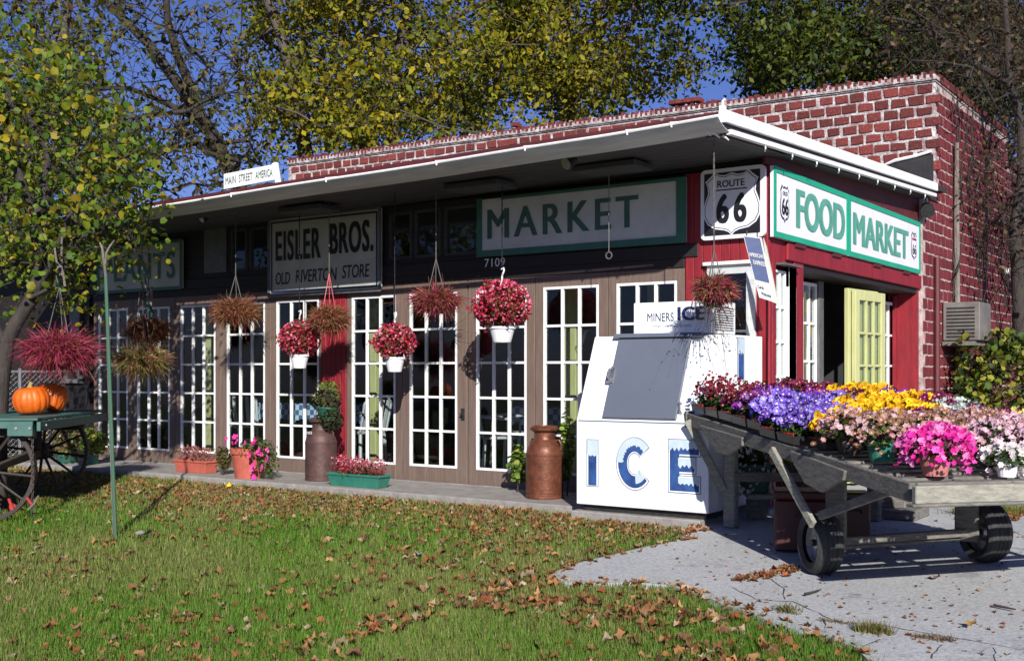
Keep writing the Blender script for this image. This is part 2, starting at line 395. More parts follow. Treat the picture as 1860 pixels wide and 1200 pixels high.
# ------------------------------------------------------------------ lettering
def text_polys(s, bold=0, spacing=1.0, shear=0):
    cu = bpy.data.curves.new('t','FONT'); cu.body = s; cu.offset = bold; cu.space_character = spacing; cu.shear = shear
    cu.resolution_u = 4
    o = bpy.data.objects.new('t', cu); C.objects.link(o)
    dg = bpy.context.evaluated_depsgraph_get(); dg.update()
    me = bpy.data.meshes.new_from_object(o.evaluated_get(dg))
    v = [(p.co.x, p.co.y) for p in me.vertices]; f = [tuple(p.vertices) for p in me.polygons]
    bpy.data.objects.remove(o); bpy.data.curves.remove(cu); bpy.data.meshes.remove(me)
    x0 = min(p[0] for p in v); x1 = max(p[0] for p in v); y0 = min(p[1] for p in v); y1 = max(p[1] for p in v)
    return [((p[0]-x0)/(x1-x0), (p[1]-y0)/(y1-y0)) for p in v], f
def text(s, x0, x1, z0, z1, T, mat, parent, name='lettering', bold=0, spacing=1.0, shear=0):
    """lettering that fills the box x0..x1, z0..z1 of the surface T(u,v)->world; bold = extra brush strokes"""
    v, f = text_polys(s, 0, spacing, shear)
    mb = MB(); k = 0 if bold < .009 else (1 if bold < .02 else 2); nch = max(1,len(s))
    du = (x1-x0)/nch*min(.085, bold*2.4); e = (Vector(T(x1,z0))-Vector(T(x0,z0))).cross(Vector(T(x0,z1))-Vector(T(x0,z0))).normalized()
    n_ = 0
    for i in range(-k, k+1):
        for j in ((-1,1) if k else (0,)):
            o = e*(.0004*n_); n_ += 1
            a0 = x0+du; a1 = x1-du; d_ = du*i/max(k,1); dv = (z1-z0)*min(.02,bold*.5)*j
            mb.add([Vector(T(a0+(a1-a0)*a+d_, z0+(z1-z0)*(.02+.96*b)+dv))+o for a,b in v], f)
    me = mb; n = me.build(name, mat, parent); return n

# ================================================================== GROUND
def concrete_mat():
    m, t, b = _mat('parking_concrete')
    tc = t.nodes.new('ShaderNodeTexCoord')
    def noise(s, d=8, r=.6):
        n = t.nodes.new('ShaderNodeTexNoise'); n.inputs['Scale'].default_value = s; n.inputs['Detail'].default_value = d; n.inputs['Roughness'].default_value = r
        t.links.new(tc.outputs['Object'], n.inputs[0]); return n
    a = noise(.7); r1 = ramp(t, [(.30,(.375,.38,.385)),(.60,(.465,.47,.475))]); t.links.new(a.outputs[0], r1.inputs[0])
    f = noise(42, 8, .7); r2 = ramp(t, [(.34,(.62,.62,.62)),(.56,(1,1,1))]); t.links.new(f.outputs[0], r2.inputs[0])
    st = noise(2.2, 6, .7); r3 = ramp(t, [(.27,(.50,.48,.46)),(.42,(1,1,1))]); t.links.new(st.outputs[0], r3.inputs[0])
    def mul(x, y):
        k = t.nodes.new('ShaderNodeMix'); k.data_type = 'RGBA'; k.blend_type = 'MULTIPLY'; k.inputs[0].default_value = 1
        t.links.new(x, k.inputs[6]); t.links.new(y, k.inputs[7]); return k.outputs[2]
    c = mul(mul(r1.outputs[0], r2.outputs[0]), r3.outputs[0])
    t.links.new(c, b.inputs['Base Color']); b.inputs['Roughness'].default_value = .9
    bp = t.nodes.new('ShaderNodeBump'); bp.inputs['Strength'].default_value = .6; bp.inputs['Distance'].default_value = .01
    t.links.new(f.outputs[0], bp.inputs['Height']); t.links.new(bp.outputs[0], b.inputs['Normal'])
    return m
M['concrete'] = concrete_mat()
M['soilgrass'] = pm('lawn_soil_and_thatch', (.085,.11,.028), (.055,.05,.022), 3.5, .95, .8, c3=(.12,.10,.045), bscale=60)

mb = MB()
ys = [-60,-12,-6,0,3,6,9,14,30,90,300]; xs = [-300,-60,-20,-10,-4,2,10,40,300]
for i in range(len(ys)-1):
    for j in range(len(xs)-1):
        x0,x1,y0,y1 = xs[j],xs[j+1],ys[i],ys[i+1]
        mb.add([(x0,y0,g(y0)-.03),(x1,y0,g(y0)-.03),(x1,y1,g(y1)-.03),(x0,y1,g(y1)-.03)], [(0,1,2,3)])
mb.build('ground', M['soilgrass'], kind='structure')

PAVE_PX = [(1285,930),(1262,962),(1225,985),(1165,997),(1110,1010),(1060,1022),(1022,1034),(1003,1046),(1022,1060),(1085,1062),(1150,1060),
           (1215,1066),(1262,1078),(1310,1098),(1352,1112),(1400,1132),(1452,1150),(1510,1162),(1550,1176),(1575,1200),(1640,1290)]
pave = [gp(*p) for p in PAVE_PX]
poly = [(p.x,p.y) for p in pave] + [(3.0,-1.0),(20,-1.0),(20,12.5),(-3.0,14.6),(-3.9,14.6),(-4.3,9.2)]
def inside(x, y, P=poly):
    x = np.asarray(x); y = np.asarray(y); r = np.zeros(x.shape, bool); j = len(P)-1
    for i in range(len(P)):
        xi,yi = P[i]; xj,yj = P[j]
        with np.errstate(divide='ignore', invalid='ignore'):
            c = ((yi>y)!=(yj>y)) & (x < (xj-xi)*(y-yi)/(yj-yi+1e-12)+xi)
        r ^= c; j = i
    return r
import bmesh
def sheet(name, P, dz, mat, cut=9.0):
    bm = bmesh.new(); vs = [bm.verts.new((x,y,0)) for x,y in P]
    from mathutils.geometry import tessellate_polygon
    for t3 in tessellate_polygon([[Vector((x,y,0)) for x,y in P]]): bm.faces.new([vs[i] for i in t3])
    bmesh.ops.recalc_face_normals(bm, faces=bm.faces)
    bmesh.ops.bisect_plane(bm, geom=bm.verts[:]+bm.edges[:]+bm.faces[:], plane_co=(0,cut,0), plane_no=(0,1,0))
    for v in bm.verts: v.co.z = g(v.co.y) + dz
    bmesh.ops.recalc_face_normals(bm, faces=bm.faces)
    if sum(f.normal.z for f in bm.faces) < 0: bmesh.ops.reverse_faces(bm, faces=bm.faces)
    r = bmesh.ops.extrude_face_region(bm, geom=bm.faces[:]); 
    for e in r['geom']:
        if isinstance(e, bmesh.types.BMVert): e.co.z += .04
    for v in bm.verts: v.co.z -= .04
    bmesh.ops.recalc_face_normals(bm, faces=bm.faces)
    me = bpy.data.meshes.new(name); bm.to_mesh(me); bm.free(); me.materials.append(mat)
    o = bpy.data.objects.new(name, me); C.objects.link(o); return props(o, kind='structure')
sheet('pavement', poly, .012, M['concrete'])
# the slab the shop front stands on
mb = MB(); mb.box((-13.9,8.42,-.1),(-5.1,9.36,.03)); mb.box((-5.1,8.20,-.1),(-3.9,9.36,.025))
mb.build('porch_slab', M['slab'], bevel=.01, kind='structure')

# ================================================================== STORE BUILDING
store = thing('store_building', 'long low red brick country store with a glazed wooden shop front and white gutter', 'building', (-8.5,9.4,0))
YF, XS, YB, XB = 9.4, -3.8, 14.7, -3.76
def X(px, Y=YF): return yp(px, 675, Y).x
def Ys(px, Xv=XS): return xp(px, 675, Xv).y
DOORS = [(180,232),(250,308),(329,391),(413,481),(503,579),(640,718),(745,830),(866,956),(988,1087),(1121,1229)]
EDGE = [(170,241),(241,318),(318,402),(402,492),(492,583),(629,731),(731,849),(850,972),(972,1104),(1104,1244)]
GZ0, GZ1 = .195, 2.03
pane_mb = MB(); pane_mb.box((0,0,0),(1,.004,1)); pane_proto = pane_mb.build('pane', M['glass'], None); pane_mesh = pane_proto.data
bpy.data.objects.remove(pane_proto)
def add_pane(parent, T, u0,u1,v0,v1):
    o = bpy.data.objects.new('pane', pane_mesh); C.objects.link(o); o.parent = parent
    return o
def glazed(name, x0,x1,z0,z1, gx0,gx1,gz0,gz1, cols, rows, y, parent, frame_mat, munt_mat, th=.045, label=None, bw=.02, mw=.028):
    """a front-facing sash at y: frame part > muntin_grid, panes"""
    f = MB()
    f.box((x0,y,z0),(gx0,y+th,z1)); f.box((gx1,y,z0),(x1,y+th,z1))
    f.box((gx0,y,z0),(gx1,y+th,gz0)); f.box((gx0,y,gz1),(gx1,y+th,z1))
    fo = f.build(name, frame_mat, parent, bevel=.003, label=label)
    m = MB(); yy = y-.006; d = .03
    m.box((gx0-.004,yy,gz0-.004),(gx0+bw,yy+d,gz1+.004)); m.box((gx1-bw,yy,gz0-.004),(gx1+.004,yy+d,gz1+.004))
    m.box((gx0+bw,yy+.001,gz0-.004),(gx1-bw,yy+d,gz0+bw)); m.box((gx0+bw,yy+.001,gz1-bw),(gx1-bw,yy+d,gz1+.004))
    xs_ = [gx0+bw + (gx1-gx0-2*bw)*i/cols for i in range(cols+1)]; zs = [gz0+bw + (gz1-gz0-2*bw)*i/rows for i in range(rows+1)]
    for xx in xs_[1:-1]: m.box((xx-mw/2,yy+.003,gz0+bw),(xx+mw/2,yy+d,gz1-bw))
    for zz in zs[1:-1]: m.box((gx0+bw,yy+.005,zz-mw*.42),(gx1-bw,yy+d-.003,zz+mw*.42))
    mo = m.build('muntin_grid', munt_mat, fo)
    off = wloc(fo)
    for i in range(cols):
        for j in range(rows):
            o = bpy.data.objects.new('pane', pane_mesh); C.objects.link(o); o.parent = fo
            o.location = Vector((xs_[i], y+.014, zs[j])) - off; o.scale = (xs_[i+1]-xs_[i], 1, zs[j+1]-zs[j])
            o.rotation_euler = (rnd.gauss(0,.006), 0, rnd.gauss(0,.006))
    return fo
for k,((a,b),(e0,e1)) in enumerate(zip(DOORS,EDGE)):
    gz0, gz1 = GZ0, GZ1
    glazed('french_door', X(e0)+.004, X(e1)-.004, .035, 2.15, X(a), X(b), gz0, gz1, 3, 5, YF+.0, store, M['brown'], M['white'])
    if k in (2,5,8):      # the door knobs / hinge plates
        pass
# door pull and hinges on the middle pair
mb = MB(); p = yp(838,752,YF-.03); mb.box((p.x-.02,YF-.012,p.z-.06),(p.x+.02,YF+.0,p.z+.06)); mb.tube([(p.x,YF-.01,p.z),(p.x,YF-.05,p.z),(p.x+.03,YF-.055,p.z)],.009,8)
mb.build('door_handle', M['darkmetal'], store)
# mullion posts and header
mb = MB()
for px in (241,318,402,492,731,849.5,972,1104): mb.box((X(px)-.012,YF+.03,.03),(X(px)+.012,YF+.09,2.15))
mb.build('door_post', M['darkbrown'], store)
mb = MB(); mb.box((X(170),YF-.012,2.15),(X(1244),YF+.06,2.24)); mb.build('door_header', M['darkbrown'], store, bevel=.004)
mb = MB(); mb.box((X(170),YF+.002,.02),(X(1244),YF+.09,.035)); mb.build('threshold', M['slab'], store)
# the boarded beam above, and the transom zone
xl, xr = -13.6, X(1244)
mb = MB(); mb.box((xl,YF-.03,2.24),(X(1270),YF+.05,2.36)); mb.build('lintel_beam', M['darkbrown'], store, bevel=.006)
tr = [(372,412,M['signcream']),(418,448,None),(452,488,None),(706,748,None),(752,800,None),(806,872,None),(180,330,M['darkbrown'])]
segs = []
def wallseg(x0,x1,z0,z1): segs.append((x0,x1,z0,z1))
cur = xl
for a,b,mt in sorted(tr, key=lambda q:q[0]):
    if mt is None:
        x0,x1 = X(a),X(b); wallseg(cur,x0,2.36,3.02); wallseg(x0,x1,2.36,2.42); wallseg(x0,x1,2.93,3.02); cur = x1
        mb = MB(); mb.box((x0,YF+.005,2.42),(x0+.035,YF+.05,2.93)); mb.box((x1-.035,YF+.005,2.42),(x1,YF+.05,2.93))
        mb.box((x0+.035,YF+.006,2.42),(x1-.035,YF+.05,2.45)); mb.box((x0+.035,YF+.006,2.90),(x1-.035,YF+.05,2.93))
        wf = mb.build('transom_window', M['soffit'], store)
        mb = MB(); mb.box((x0+.03,YF+.025,2.44),(x1-.03,YF+.03,2.91)); mb.build('pane', M['glass'], wf)
wallseg(cur,XS-.02,2.36,3.02)
for x0,x1,z0,z1 in segs:
    mb = MB(); n = max(1,int((z1-z0)/.13))
    for i in range(n):
        a = z0+(z1-z0)*i/n; mb.box((x0,YF+.0+.004*(i%2),a+.002),(x1,YF+.045,z0+(z1-z0)*(i+1)/n-.002))
    mb.build('dark_boarding', M['darkbrown'], store)
mb = MB(); x0,x1 = X(372),X(412); mb.box((x0,YF-.012,2.42),(x1,YF-.002,2.97)); mb.build('grey_panel', M['conduit'], store)
# red boarding: between two doors
mb = MB(); mb.box((X(583)+.004,YF+.012,.035),(X(629)-.004,YF+.06,2.15))
mb.build('red_backing', M['red'], store)
x0,x1 = X(583)+.004,X(629)-.004
for i in range(5):
    mb = MB(); mb.box((x0+(x1-x0)*i/5+.003,YF-.004,.035),(x0+(x1-x0)*(i+1)/5-.003,YF+.011,2.148)); mb.build('red_board', M['red'], store, bevel=.003)
# red boarding on the front corner, round its window
wx0, wx1, wz0, wz1 = -4.36, -3.96, 1.0, 2.12
x = X(1245)+.004
while x < XS-.03:
    xe = min(x+.088, XS-.005)
    spans = [(.03,3.0)] if (xe < wx0-.03 or x > wx1+.03) else [(.03,wz0-.03),(wz1+.03,3.0)]
    for a,b in spans:
        mb = MB(); mb.box((x+.002,YF-.014,a),(xe-.002,YF+.008,b)); mb.build('red_board', M['red'], store, bevel=.003)
    x = xe
mb = MB()
mb.box((X(1245),YF+.009,.03),(wx0-.03,YF+.05,3.0)); mb.box((wx1+.03,YF+.009,.03),(XS-.004,YF+.05,3.0))
mb.box((wx0-.03,YF+.009,.03),(wx1+.03,YF+.05,wz0-.03)); mb.box((wx0-.03,YF+.009,wz1+.03),(wx1+.03,YF+.05,3.0))
mb.build('red_backing', M['red'], store)
glazed('corner_window', wx0-.03,wx1+.03,wz0-.03,wz1+.03, wx0+.03,wx1-.03,wz0+.03,wz1-.03,1,2,YF-.02,store,M['gutter'],M['gutter'],.05)
mb = MB(); mb.box((wx0-.05,YF-.06,wz1+.031),(wx1+.05,YF-.015,wz1+.06)); mb.build('window_cap', M['whiteworn'], store)

# ---- side wall with the recessed entry
T_side = lambda w_, y, z: (w_, y, z)
def sidebox(name, y0,y1,z0,z1, x0,x1, mat, label=None, bevel=.004, par=None):
    mb = MB(); mb.box((x0,y0,z0),(x1,y1,z1)); return mb.build(name, mat, par or store, bevel=bevel, label=label)
YE0, YE1 = Ys(1457), 14.0
XR = -4.07
# grooved red boarding above and beside the entry
mb = MB(); y = YF-.014
while y < 14.08:
    ye = min(y+.055,14.1)
    z0 = 2.2 if y > Ys(1440)-.02 else (2.16 if y > Ys(1405) else .03)
    mb.box((XS-.02,y+.003,z0),(XS,ye-.003,3.0)); y = ye
mb.build('red_grooved_boarding', M['red'], store, kind='stuff')
mb = MB(); mb.box((XS-.07,YF+.051,2.19),(XS-.021,14.1,3.0)); mb.build('red_backing', M['red'], store)
# lintel band
mb = MB(); mb.box((XS+.001,YF+.35,2.20),(XS+.03,14.1,2.36)); mb.build('entry_lintel', M['red'], store, bevel=.006)
mb = MB(); mb.box((XR-.05,Ys(1457),2.14),(XS-.003,14.0,2.19)); mb.build('entry_soffit', M['darkbrown'], store)
for a,b in ((1394,1399),(1400,1406)):
    sidebox('corner_board', Ys(a), Ys(b)-.004, .03, 2.155, XS+.001, XS+.02, M['red'])
sidebox('entry_post', Ys(1440), Ys(1457), .03, 2.198, XR, XS+.015, M['red'], bevel=.008)
mb = MB(); mb.box((XR,14.0,.03),(XS-.001,14.09,2.19)); mb.build('entry_return', M['red'], store)
mb = MB(); mb.box((XR-.02,13.93,.03),(XR+.04,13.999,2.12)); mb.build('entry_return_trim', M['red'], store)
def side_sash(name, y0,y1,z0,z1, cols, rows, x, frame_mat, munt_mat, sw=.05, T=None, label=None, parent=None):
    """a sash in a plane of constant x"""
    f = MB(); th=.045
    f.box((x-th,y0,z0),(x,y0+sw,z1),T); f.box((x-th,y1-sw,z0),(x,y1,z1),T)
    f.box((x-th,y0+sw,z0),(x,y1-sw,z0+sw*2),T); f.box((x-th,y0+sw,z1-sw),(x,y1-sw,z1),T)
    fo = f.build(name, frame_mat, parent or store, bevel=.003, label=label)
    m = MB(); a0,a1,b0,b1 = y0+sw,y1-sw,z0+sw*2,z1-sw
    for i in range(1,cols): yy=a0+(a1-a0)*i/cols; m.box((x-.035,yy-.013,b0),(x-.002,yy+.013,b1),T)
    for i in range(1,rows): zz=b0+(b1-b0)*i/rows; m.box((x-.034,a0,zz-.012),(x-.004,a1,zz+.012),T)
    m.build('muntin_grid', munt_mat, fo)
    for i in range(cols):
        for j in range(rows):
            p = MB(); p.box((x-.022,a0+(a1-a0)*i/cols,b0+(b1-b0)*j/rows),(x-.018,a0+(a1-a0)*(i+1)/cols,b0+(b1-b0)*(j+1)/rows),T); p.build('pane', M['glass'], fo)
    return fo
# white window beside the corner and its broad weathered jamb
side_sash('side_window', Ys(1406.5), Ys(1427), .5, 2.10, 2, 5, XS+.005, M['white'], M['white'], .022)
side_sash('shutter_door', Ys(1427)+.01, Ys(1441), .35, 2.14, 1, 1, XS+.03, M['whiteworn'], M['whiteworn'], .18)
mb = MB(); mb.box((XS-.02,Ys(1406),2.14),(XS+.09,Ys(1441),2.155)); mb.build('window_cap', M['conduit'], store)
# recess: narrow white sidelight, dark doorway, green door folded open, white sidelight
side_sash('sidelight', Ys(1458,XR), Ys(1484,XR), .1, 2.10, 2, 5, XR, M['white'], M['white'], .03)
sidebox('door_jamb', Ys(1484,XR)+.003, Ys(1493,XR), .03, 2.13, XR-.05, XR+.02, M['conduit'])
sidebox('door_jamb', Ys(1540,XR), Ys(1547,XR), .03, 2.13, XR-.05, XR+.02, M['interior'])
side_sash('sidelight', Ys(1592,XR), Ys(1637,XR), .1, 2.04, 4, 5, XR, M['white'], M['white'], .035)
mb = MB(); mb.box((XR-.05,Ys(1547,XR)+.003,.03),(XR,Ys(1592,XR)-.003,2.1)); mb.build('dark_panel', M['darkbrown'], store)
mb = MB(); mb.box((XR-.05,Ys(1637,XR)+.003,.03),(XR+.001,13.93,2.13)); mb.build('dark_panel', M['red'], store)
# the green door
Tg = Matrix.Translation((-3.80,11.72,0)) @ Matrix.Rotation(R(-6),4,'Z')
side_sash('green_entry_door', 0,.76,.04,2.05,3,5,0, M['paleg'], M['paleg'], .1, T=Tg, label='pale green glazed door folded open beside the entry')
mb = MB(); mb.box((-.10,-.06,.04),(-.055,.70,2.07),Tg); mb.build('green_entry_door', M['paleg'], store, bevel=.004)

# ---- porch interior
mb = MB(); mb.box((-13.55,YF+.1,.0),(XS-.3,14.64,.028)); mb.build('interior_floor', M['floorin'], store)
mb = MB(); mb.box((-13.55,YF+.05,2.96),(XS-.08,14.64,2.99)); mb.build('interior_ceiling', M['interior'], store)
mb = MB(); mb.box((-13.6,YF,.0),(-13.55,14.69,3.0)); mb.build('end_wall', M['darkbrown'], store)
mb = MB(); mb.box((-13.6,14.60,.0),(XS-.3,14.64,3.0)); mb.build('interior_wall', M['interior'], store)
for px in (384,680,1040):
    q = yp(px,675,10.0); mb = MB(); mb.box((q.x-.075,9.94,.03),(q.x+.075,10.04,2.95)); mb.build('green_post', M['paleg'], store, bevel=.005)
q = yp(1187,675,10.6); mb = MB(); mb.box((q.x-.05,10.55,.03),(q.x+.05,10.65,2.95)); mb.build('green_post', M['paleg'], store, bevel=.005)

# ---- porch roof
def rz(x, y): return 3.12 + (x+3.7)*.0175*(1-min(1,max(0,(y-8)/6.7)))
mb = MB()
xa, xb = -13.9, -3.62
def slab6(mb, x0,x1,y0,y1,za0,za1,zb0,zb1):   # z offsets at y0 (a) and y1 (b)
    P = [(x,y) for x,y in ((x0,y0),(x1,y0),(x1,y1),(x0,y1))]
    lo = [za0,za0,zb0,zb0]; hi = [za1,za1,zb1,zb1]
    mb.add([(x,y,rz(x,y)+l) for (x,y),l in zip(P,lo)] + [(x,y,rz(x,y)+h) for (x,y),h in zip(P,hi)],
           [(0,3,2,1),(4,5,6,7),(0,1,5,4),(1,2,6,5),(2,3,7,6),(3,0,4,7)])
slab6(mb, xa,xb,8.06,14.66,.02,.075,.30,.36); mb.build('porch_roof', M['tar'], store)
mb = MB(); slab6(mb, xa,xb-.02,8.02,8.06,-.02,.06,-.02,.06); mb.build('front_fascia', M['darkred'], store)
mb = MB(); 
for i in range(10):
    y0 = 8.07+.132*i; slab6(mb, xa+.02,xb-.04,y0,y0+.127,-.055,-.035,-.055,-.035)
mb.build('soffit', M['soffit'], store)
# gutter: half round trough with brackets
mb = MB(); n = 10; xs_g = np.linspace(xa, xb+.02, 40)
def gz(x): return rz(x,8) + .004*math.sin(x*2.1) - .02 + (.02*max(0,(x+4.6)) if x>-4.6 else 0)
prof = [(-.0,0.0)] + [(.055*math.cos(PI+PI*k/n)+.0, .062*math.sin(PI+PI*k/n)) for k in range(n+1)] 
ring = []
for x in xs_g:
    z = gz(x); row = []
    for y_,z_ in ((7.895,.0),(7.905,-.012),(7.935,-.034),(7.975,-.052),(8.03,-.068),(8.10,-.082),(8.10,-.076),(8.03,-.062),(7.975,-.046),(7.935,-.028),(7.909,-.008),(7.905,.0)):
        row.append((x, y_, z+z_))
    ring.append(row)
mL = len(ring[0]); vs_ = [p for rr in ring for p in rr]; fs_ = []
for i in range(len(ring)-1):
    for k in range(mL): fs_.append((i*mL+k, i*mL+(k+1)%mL, (i+1)*mL+(k+1)%mL, (i+1)*mL+k))
fs_.append(tuple(range(mL))); fs_.append(tuple((len(ring)-1)*mL+k for k in range(mL)))
mb.add(vs_, fs_); gut = mb.build('gutter', M['gutter'], store, smooth=False)
mb = MB(); mb.tube([(x,7.893,gz(x)+.006) for x in xs_g], .012, 6); mb.build('gutter_lip', M['white'], gut)
for px in (260,428,600,800,960,1145,1225):
    q = yp(px,300,7.95); mb = MB(); z = gz(q.x)
    mb.beam((q.x,7.885,z+.02),(q.x,8.03,z+.05),.02,.006); mb.beam((q.x,7.885,z+.02),(q.x+.01,7.882,z-.022),.014,.005); mb.build('gutter_bracket', M['white'], gut)
# curl of torn metal at the corner
mb = MB()
for i in range(3):
    q = at(1266+16*i, 240+4*i, 8.8); mb.tube([q, q+Vector((.05,-.01,.008)), q+Vector((.09,0,-.015)), q+Vector((.11,.02,-.04))], [.006,.014,.010,.004], 6)
mb.build('bent_flashing', M['whiteworn'], store)
mb = MB(); mb.box((-3.64,8.0,3.17),(-3.60,8.04,3.225)); mb.tube([(-3.62,8.02,3.22),(-3.62,8.02,3.26),(-3.60,8.02,3.275)],.012,8); mb.build('corner_finial', M['white'], store)
# rake board on the right hand edge
def rake(mb, x0,x1,z0,z1,y0=7.98,y1=14.09):
    za = 3.185; zb = 3.46
    mb.add([(x0,y0,za+z0),(x1,y0,za+z0),(x1,y1,zb+z0),(x0,y1,zb+z0),(x0,y0,za+z1),(x1,y0,za+z1),(x1,y1,zb+z1),(x0,y1,zb+z1)],
           [(0,3,2,1),(4,5,6,7),(0,1,5,4),(1,2,6,5),(2,3,7,6),(3,0,4,7)])
mb = MB(); rake(mb,-3.64,-3.575,-.095,0); mb.build('rake_board', M['whiteworn'], store, bevel=.004)
mb = MB(); rake(mb,-3.66,-3.60,-.125,-.097,8.0,14.07); mb.build('rake_recess', M['darkbrown'], store)
mb = MB(); rake(mb,-3.63,-3.585,-.165,-.127,8.1,14.07); mb.build('rake_trim', M['white'], store)
mb = MB(); rake(mb,-3.80,-3.66,-.17,-.14,8.1,14.07); mb.build('rake_soffit', M['soffit'], store)
mb = MB(); mb.add([(XS-.03,9.3,3.0),(XS-.001,9.3,3.0),(XS-.001,14.1,3.0),(XS-.03,14.1,3.0),(XS-.03,9.3,3.075),(XS-.001,9.3,3.075),(XS-.001,14.1,3.30),(XS-.03,14.1,3.30)],
       [(0,3,2,1),(4,5,6,7),(0,1,5,4),(1,2,6,5),(2,3,7,6),(3,0,4,7)]); mb.build('gable_infill', M['darkred'], store)
mb = MB(); mb.box((-13.6,YF+.0,3.0-.0),(XS-.03,YF+.04,3.09)); mb.build('wall_plate', M['darkbrown'], store)
for k in range(9):       # little cleats and hooks under the rake
    y0 = 8.8+.6*k; zz = 3.02+.045*(y0-8)
    mb = MB(); mb.tube([(-3.60,y0,zz+.02),(-3.595,y0,zz-.035),(-3.61,y0+.02,zz-.05)],.007,5); mb.build('hook', M['white'], store)
# tarred cricket against the parapet
mb = MB(); mb.add([(-5.3,14.68,3.40),(-3.78,14.68,3.42),(-3.78,14.68,3.93),(-4.25,14.68,3.86),(-4.8,14.68,3.62),(-5.1,13.7,3.40),(-3.80,13.5,3.40),(-3.80,13.9,3.56)],
       [(0,4,3,2,1),(0,5,7,4),(4,7,3),(3,7,2),(5,6,7),(1,2,7,6),(0,1,6,5)]); mb.build('roof_flashing', M['tar'], store)
mb = MB(); mb.tube([(-4.45,14.67,3.83),(-4.25,14.66,3.89),(-4.0,14.66,3.92),(-3.8,14.66,3.96)],[.01,.022,.02,.018],6); mb.build('flashing_edge', M['whiteworn'], store)

# ---- brick building behind
pzz = lambda x: .0105*(XB-x)
Tp = lambda p: Vector((p.x,p.y,p.z+(pzz(p.x) if p.z>1 else 0)))
mb = MB(); mb.box((-15.2,14.70,0),(XB-.006,14.9,4.86),Tp); mb.build('mortar_wall', M['mortar'], store)
mb = MB(); mb.box((XB-.2,14.902,0),(XB-.006,18.95,4.86)); mb.box((XB-.2,18.95,0),(XB-.006,30,4.38)); mb.box((XB-.2,14.12,0),(XB-.006,14.699,3.4)); mb.build('mortar_wall', M['mortarside'], store)
mb = MB(); mb.box((-15.2,14.91,0),(-15.0,30,4.8)); mb.box((-15.0,29.8,0),(XB-.21,30,4.4)); mb.build('rear_wall', M['mortarside'], store)
mb = MB(); mb.box((-14.99,14.91,4.25),(XB-.21,29.79,4.3)); mb.build('flat_roof', M['tar'], store)
unit_b = []
for k in range(4):
    m_ = MB(); j = lambda s=.05: rnd.uniform(-s,s)
    x0,x1,z0,z1 = -.5,.5,-.5,.5
    q = [(x0+j(),z0+j()),(x0+.3,z0+j(.04)),(x1+j(),z0+j()),(x1+j(),z1+j()),(x0+.35,z1+j(.04)),(x0+j(),z1+j())]
    cx_ = [(a*.93,b*.9) for a,b in q]
    n6=6; vv = [(a,.5,b) for a,b in q]+[(a,-.35,b) for a,b in q]+[(a,-.5,b) for a,b in cx_]
    ff = [tuple(range(n6))[::-1]]+[(i,(i+1)%n6,(i+1)%n6+6,i+6) for i in range(n6)]+[(i+6,(i+1)%n6+6,(i+1)%n6+12,i+12) for i in range(n6)]+[tuple(range(12,18))]
    m_.add(vv,ff); o_ = m_.build('b',M['brick'],None); unit_b.append(o_.data); bpy.data.objects.remove(o_)
unit_s = [d.copy() for d in unit_b]
for d in unit_s: d.materials.clear(); d.materials.append(M['brickside'])
front_b, side_b = [], []
for k in range(11):
    z = 3.30+.139*k+.065; x = -15.15 + (.105 if k%2 else 0) + .02
    while x < XB-.10:
        L = .21
        front_b.append((Vector((x+L/2+rnd.uniform(-.008,.008),14.703,z+pzz(x)+rnd.uniform(-.004,.004))), (L-.034+rnd.uniform(-.022,.012), .04, .139-.034+rnd.uniform(-.016,.010)), 0)); x += L
for k in range(35):
    z = .02+.139*k+.065; y = 14.13 + (.105 if k%2 else 0)
    if y < 14.12: y = 14.13
    while y < 29.9:
        zt = 3.35 if y < 14.65 else (4.86 if y < 18.85 else 4.36)
        if z < zt-.05 and not (z > 3.3 and y < 14.72):
            L=.21; side_b.append((Vector((XB-.009,y+L/2,z+rnd.uniform(-.003,.003))), (L-.020+rnd.uniform(-.008,.004), .02, .139-.020+rnd.uniform(-.008,.003)), 1))
        y += .21
def gutter_line(px): return 201+(px-1316)*.344 if px > 1316 else 335-(px-600)*.172-8
cand = []
for b_ in front_b:
    px,py = proj(b_[0]); vis = py < gutter_line(px)+4 and px < 1700
    cand.append((1 if vis else 0, -(b_[0]-Vector((0,0,1.2))).length, b_))
for b_ in side_b:
    px,py = proj(b_[0]); vis = px < 1862 and py < 735 and not (px<1700 and py<330)
    cand.append(((.62 if vis else 0), -(b_[0]-Vector((0,0,1.2))).length, b_))
def area(c):
    d = -c[1]; f = b_ = c[2]
    return c[0]*(1 if c[2][2]==0 else .5)/d/d
cand.sort(key=area, reverse=True)
def place_brick(nm, c, s, side):
    o = bpy.data.objects.new(nm, (unit_s if side else unit_b)[rnd.randrange(4)]); C.objects.link(o); o.parent = store
    o.location = c - wloc(store); o.scale = s; o.rotation_euler = (rnd.gauss(0,.012), rnd.gauss(0,.012), (PI/2 if side else 0)+rnd.gauss(0,.01)); return o
for c in cand[:300]: place_brick('brick', c[2][0], c[2][1], c[2][2])
for side, mat_, nm in ((0,M['brick'],'front_brickwork'),(1,M['brickside'],'side_brickwork')):
    mb = MB()
    for c in cand[300:]:
        if c[2][2] != side: continue
        p, s, _ = c[2]
        q = [Vector((a*s[0]*.5,-s[1]*.5,b*s[2]*.5)) for a,b in ((-1,-1),(1,-1),(1,1),(-1,1))]
        q2 = [Vector((a*s[0]*.5,s[1]*.5,b*s[2]*.5)) for a,b in ((-1,-1),(1,-1),(1,1),(-1,1))]
        Rm = Matrix.Rotation(PI/2 if side else 0,3,'Z')
        mb.add([p+Rm@v for v in q+q2], [(0,1,2,3),(0,4,5,1),(1,5,6,2),(2,6,7,3),(3,7,4,0)])
    mb.build(nm, mat_, store, kind='stuff')
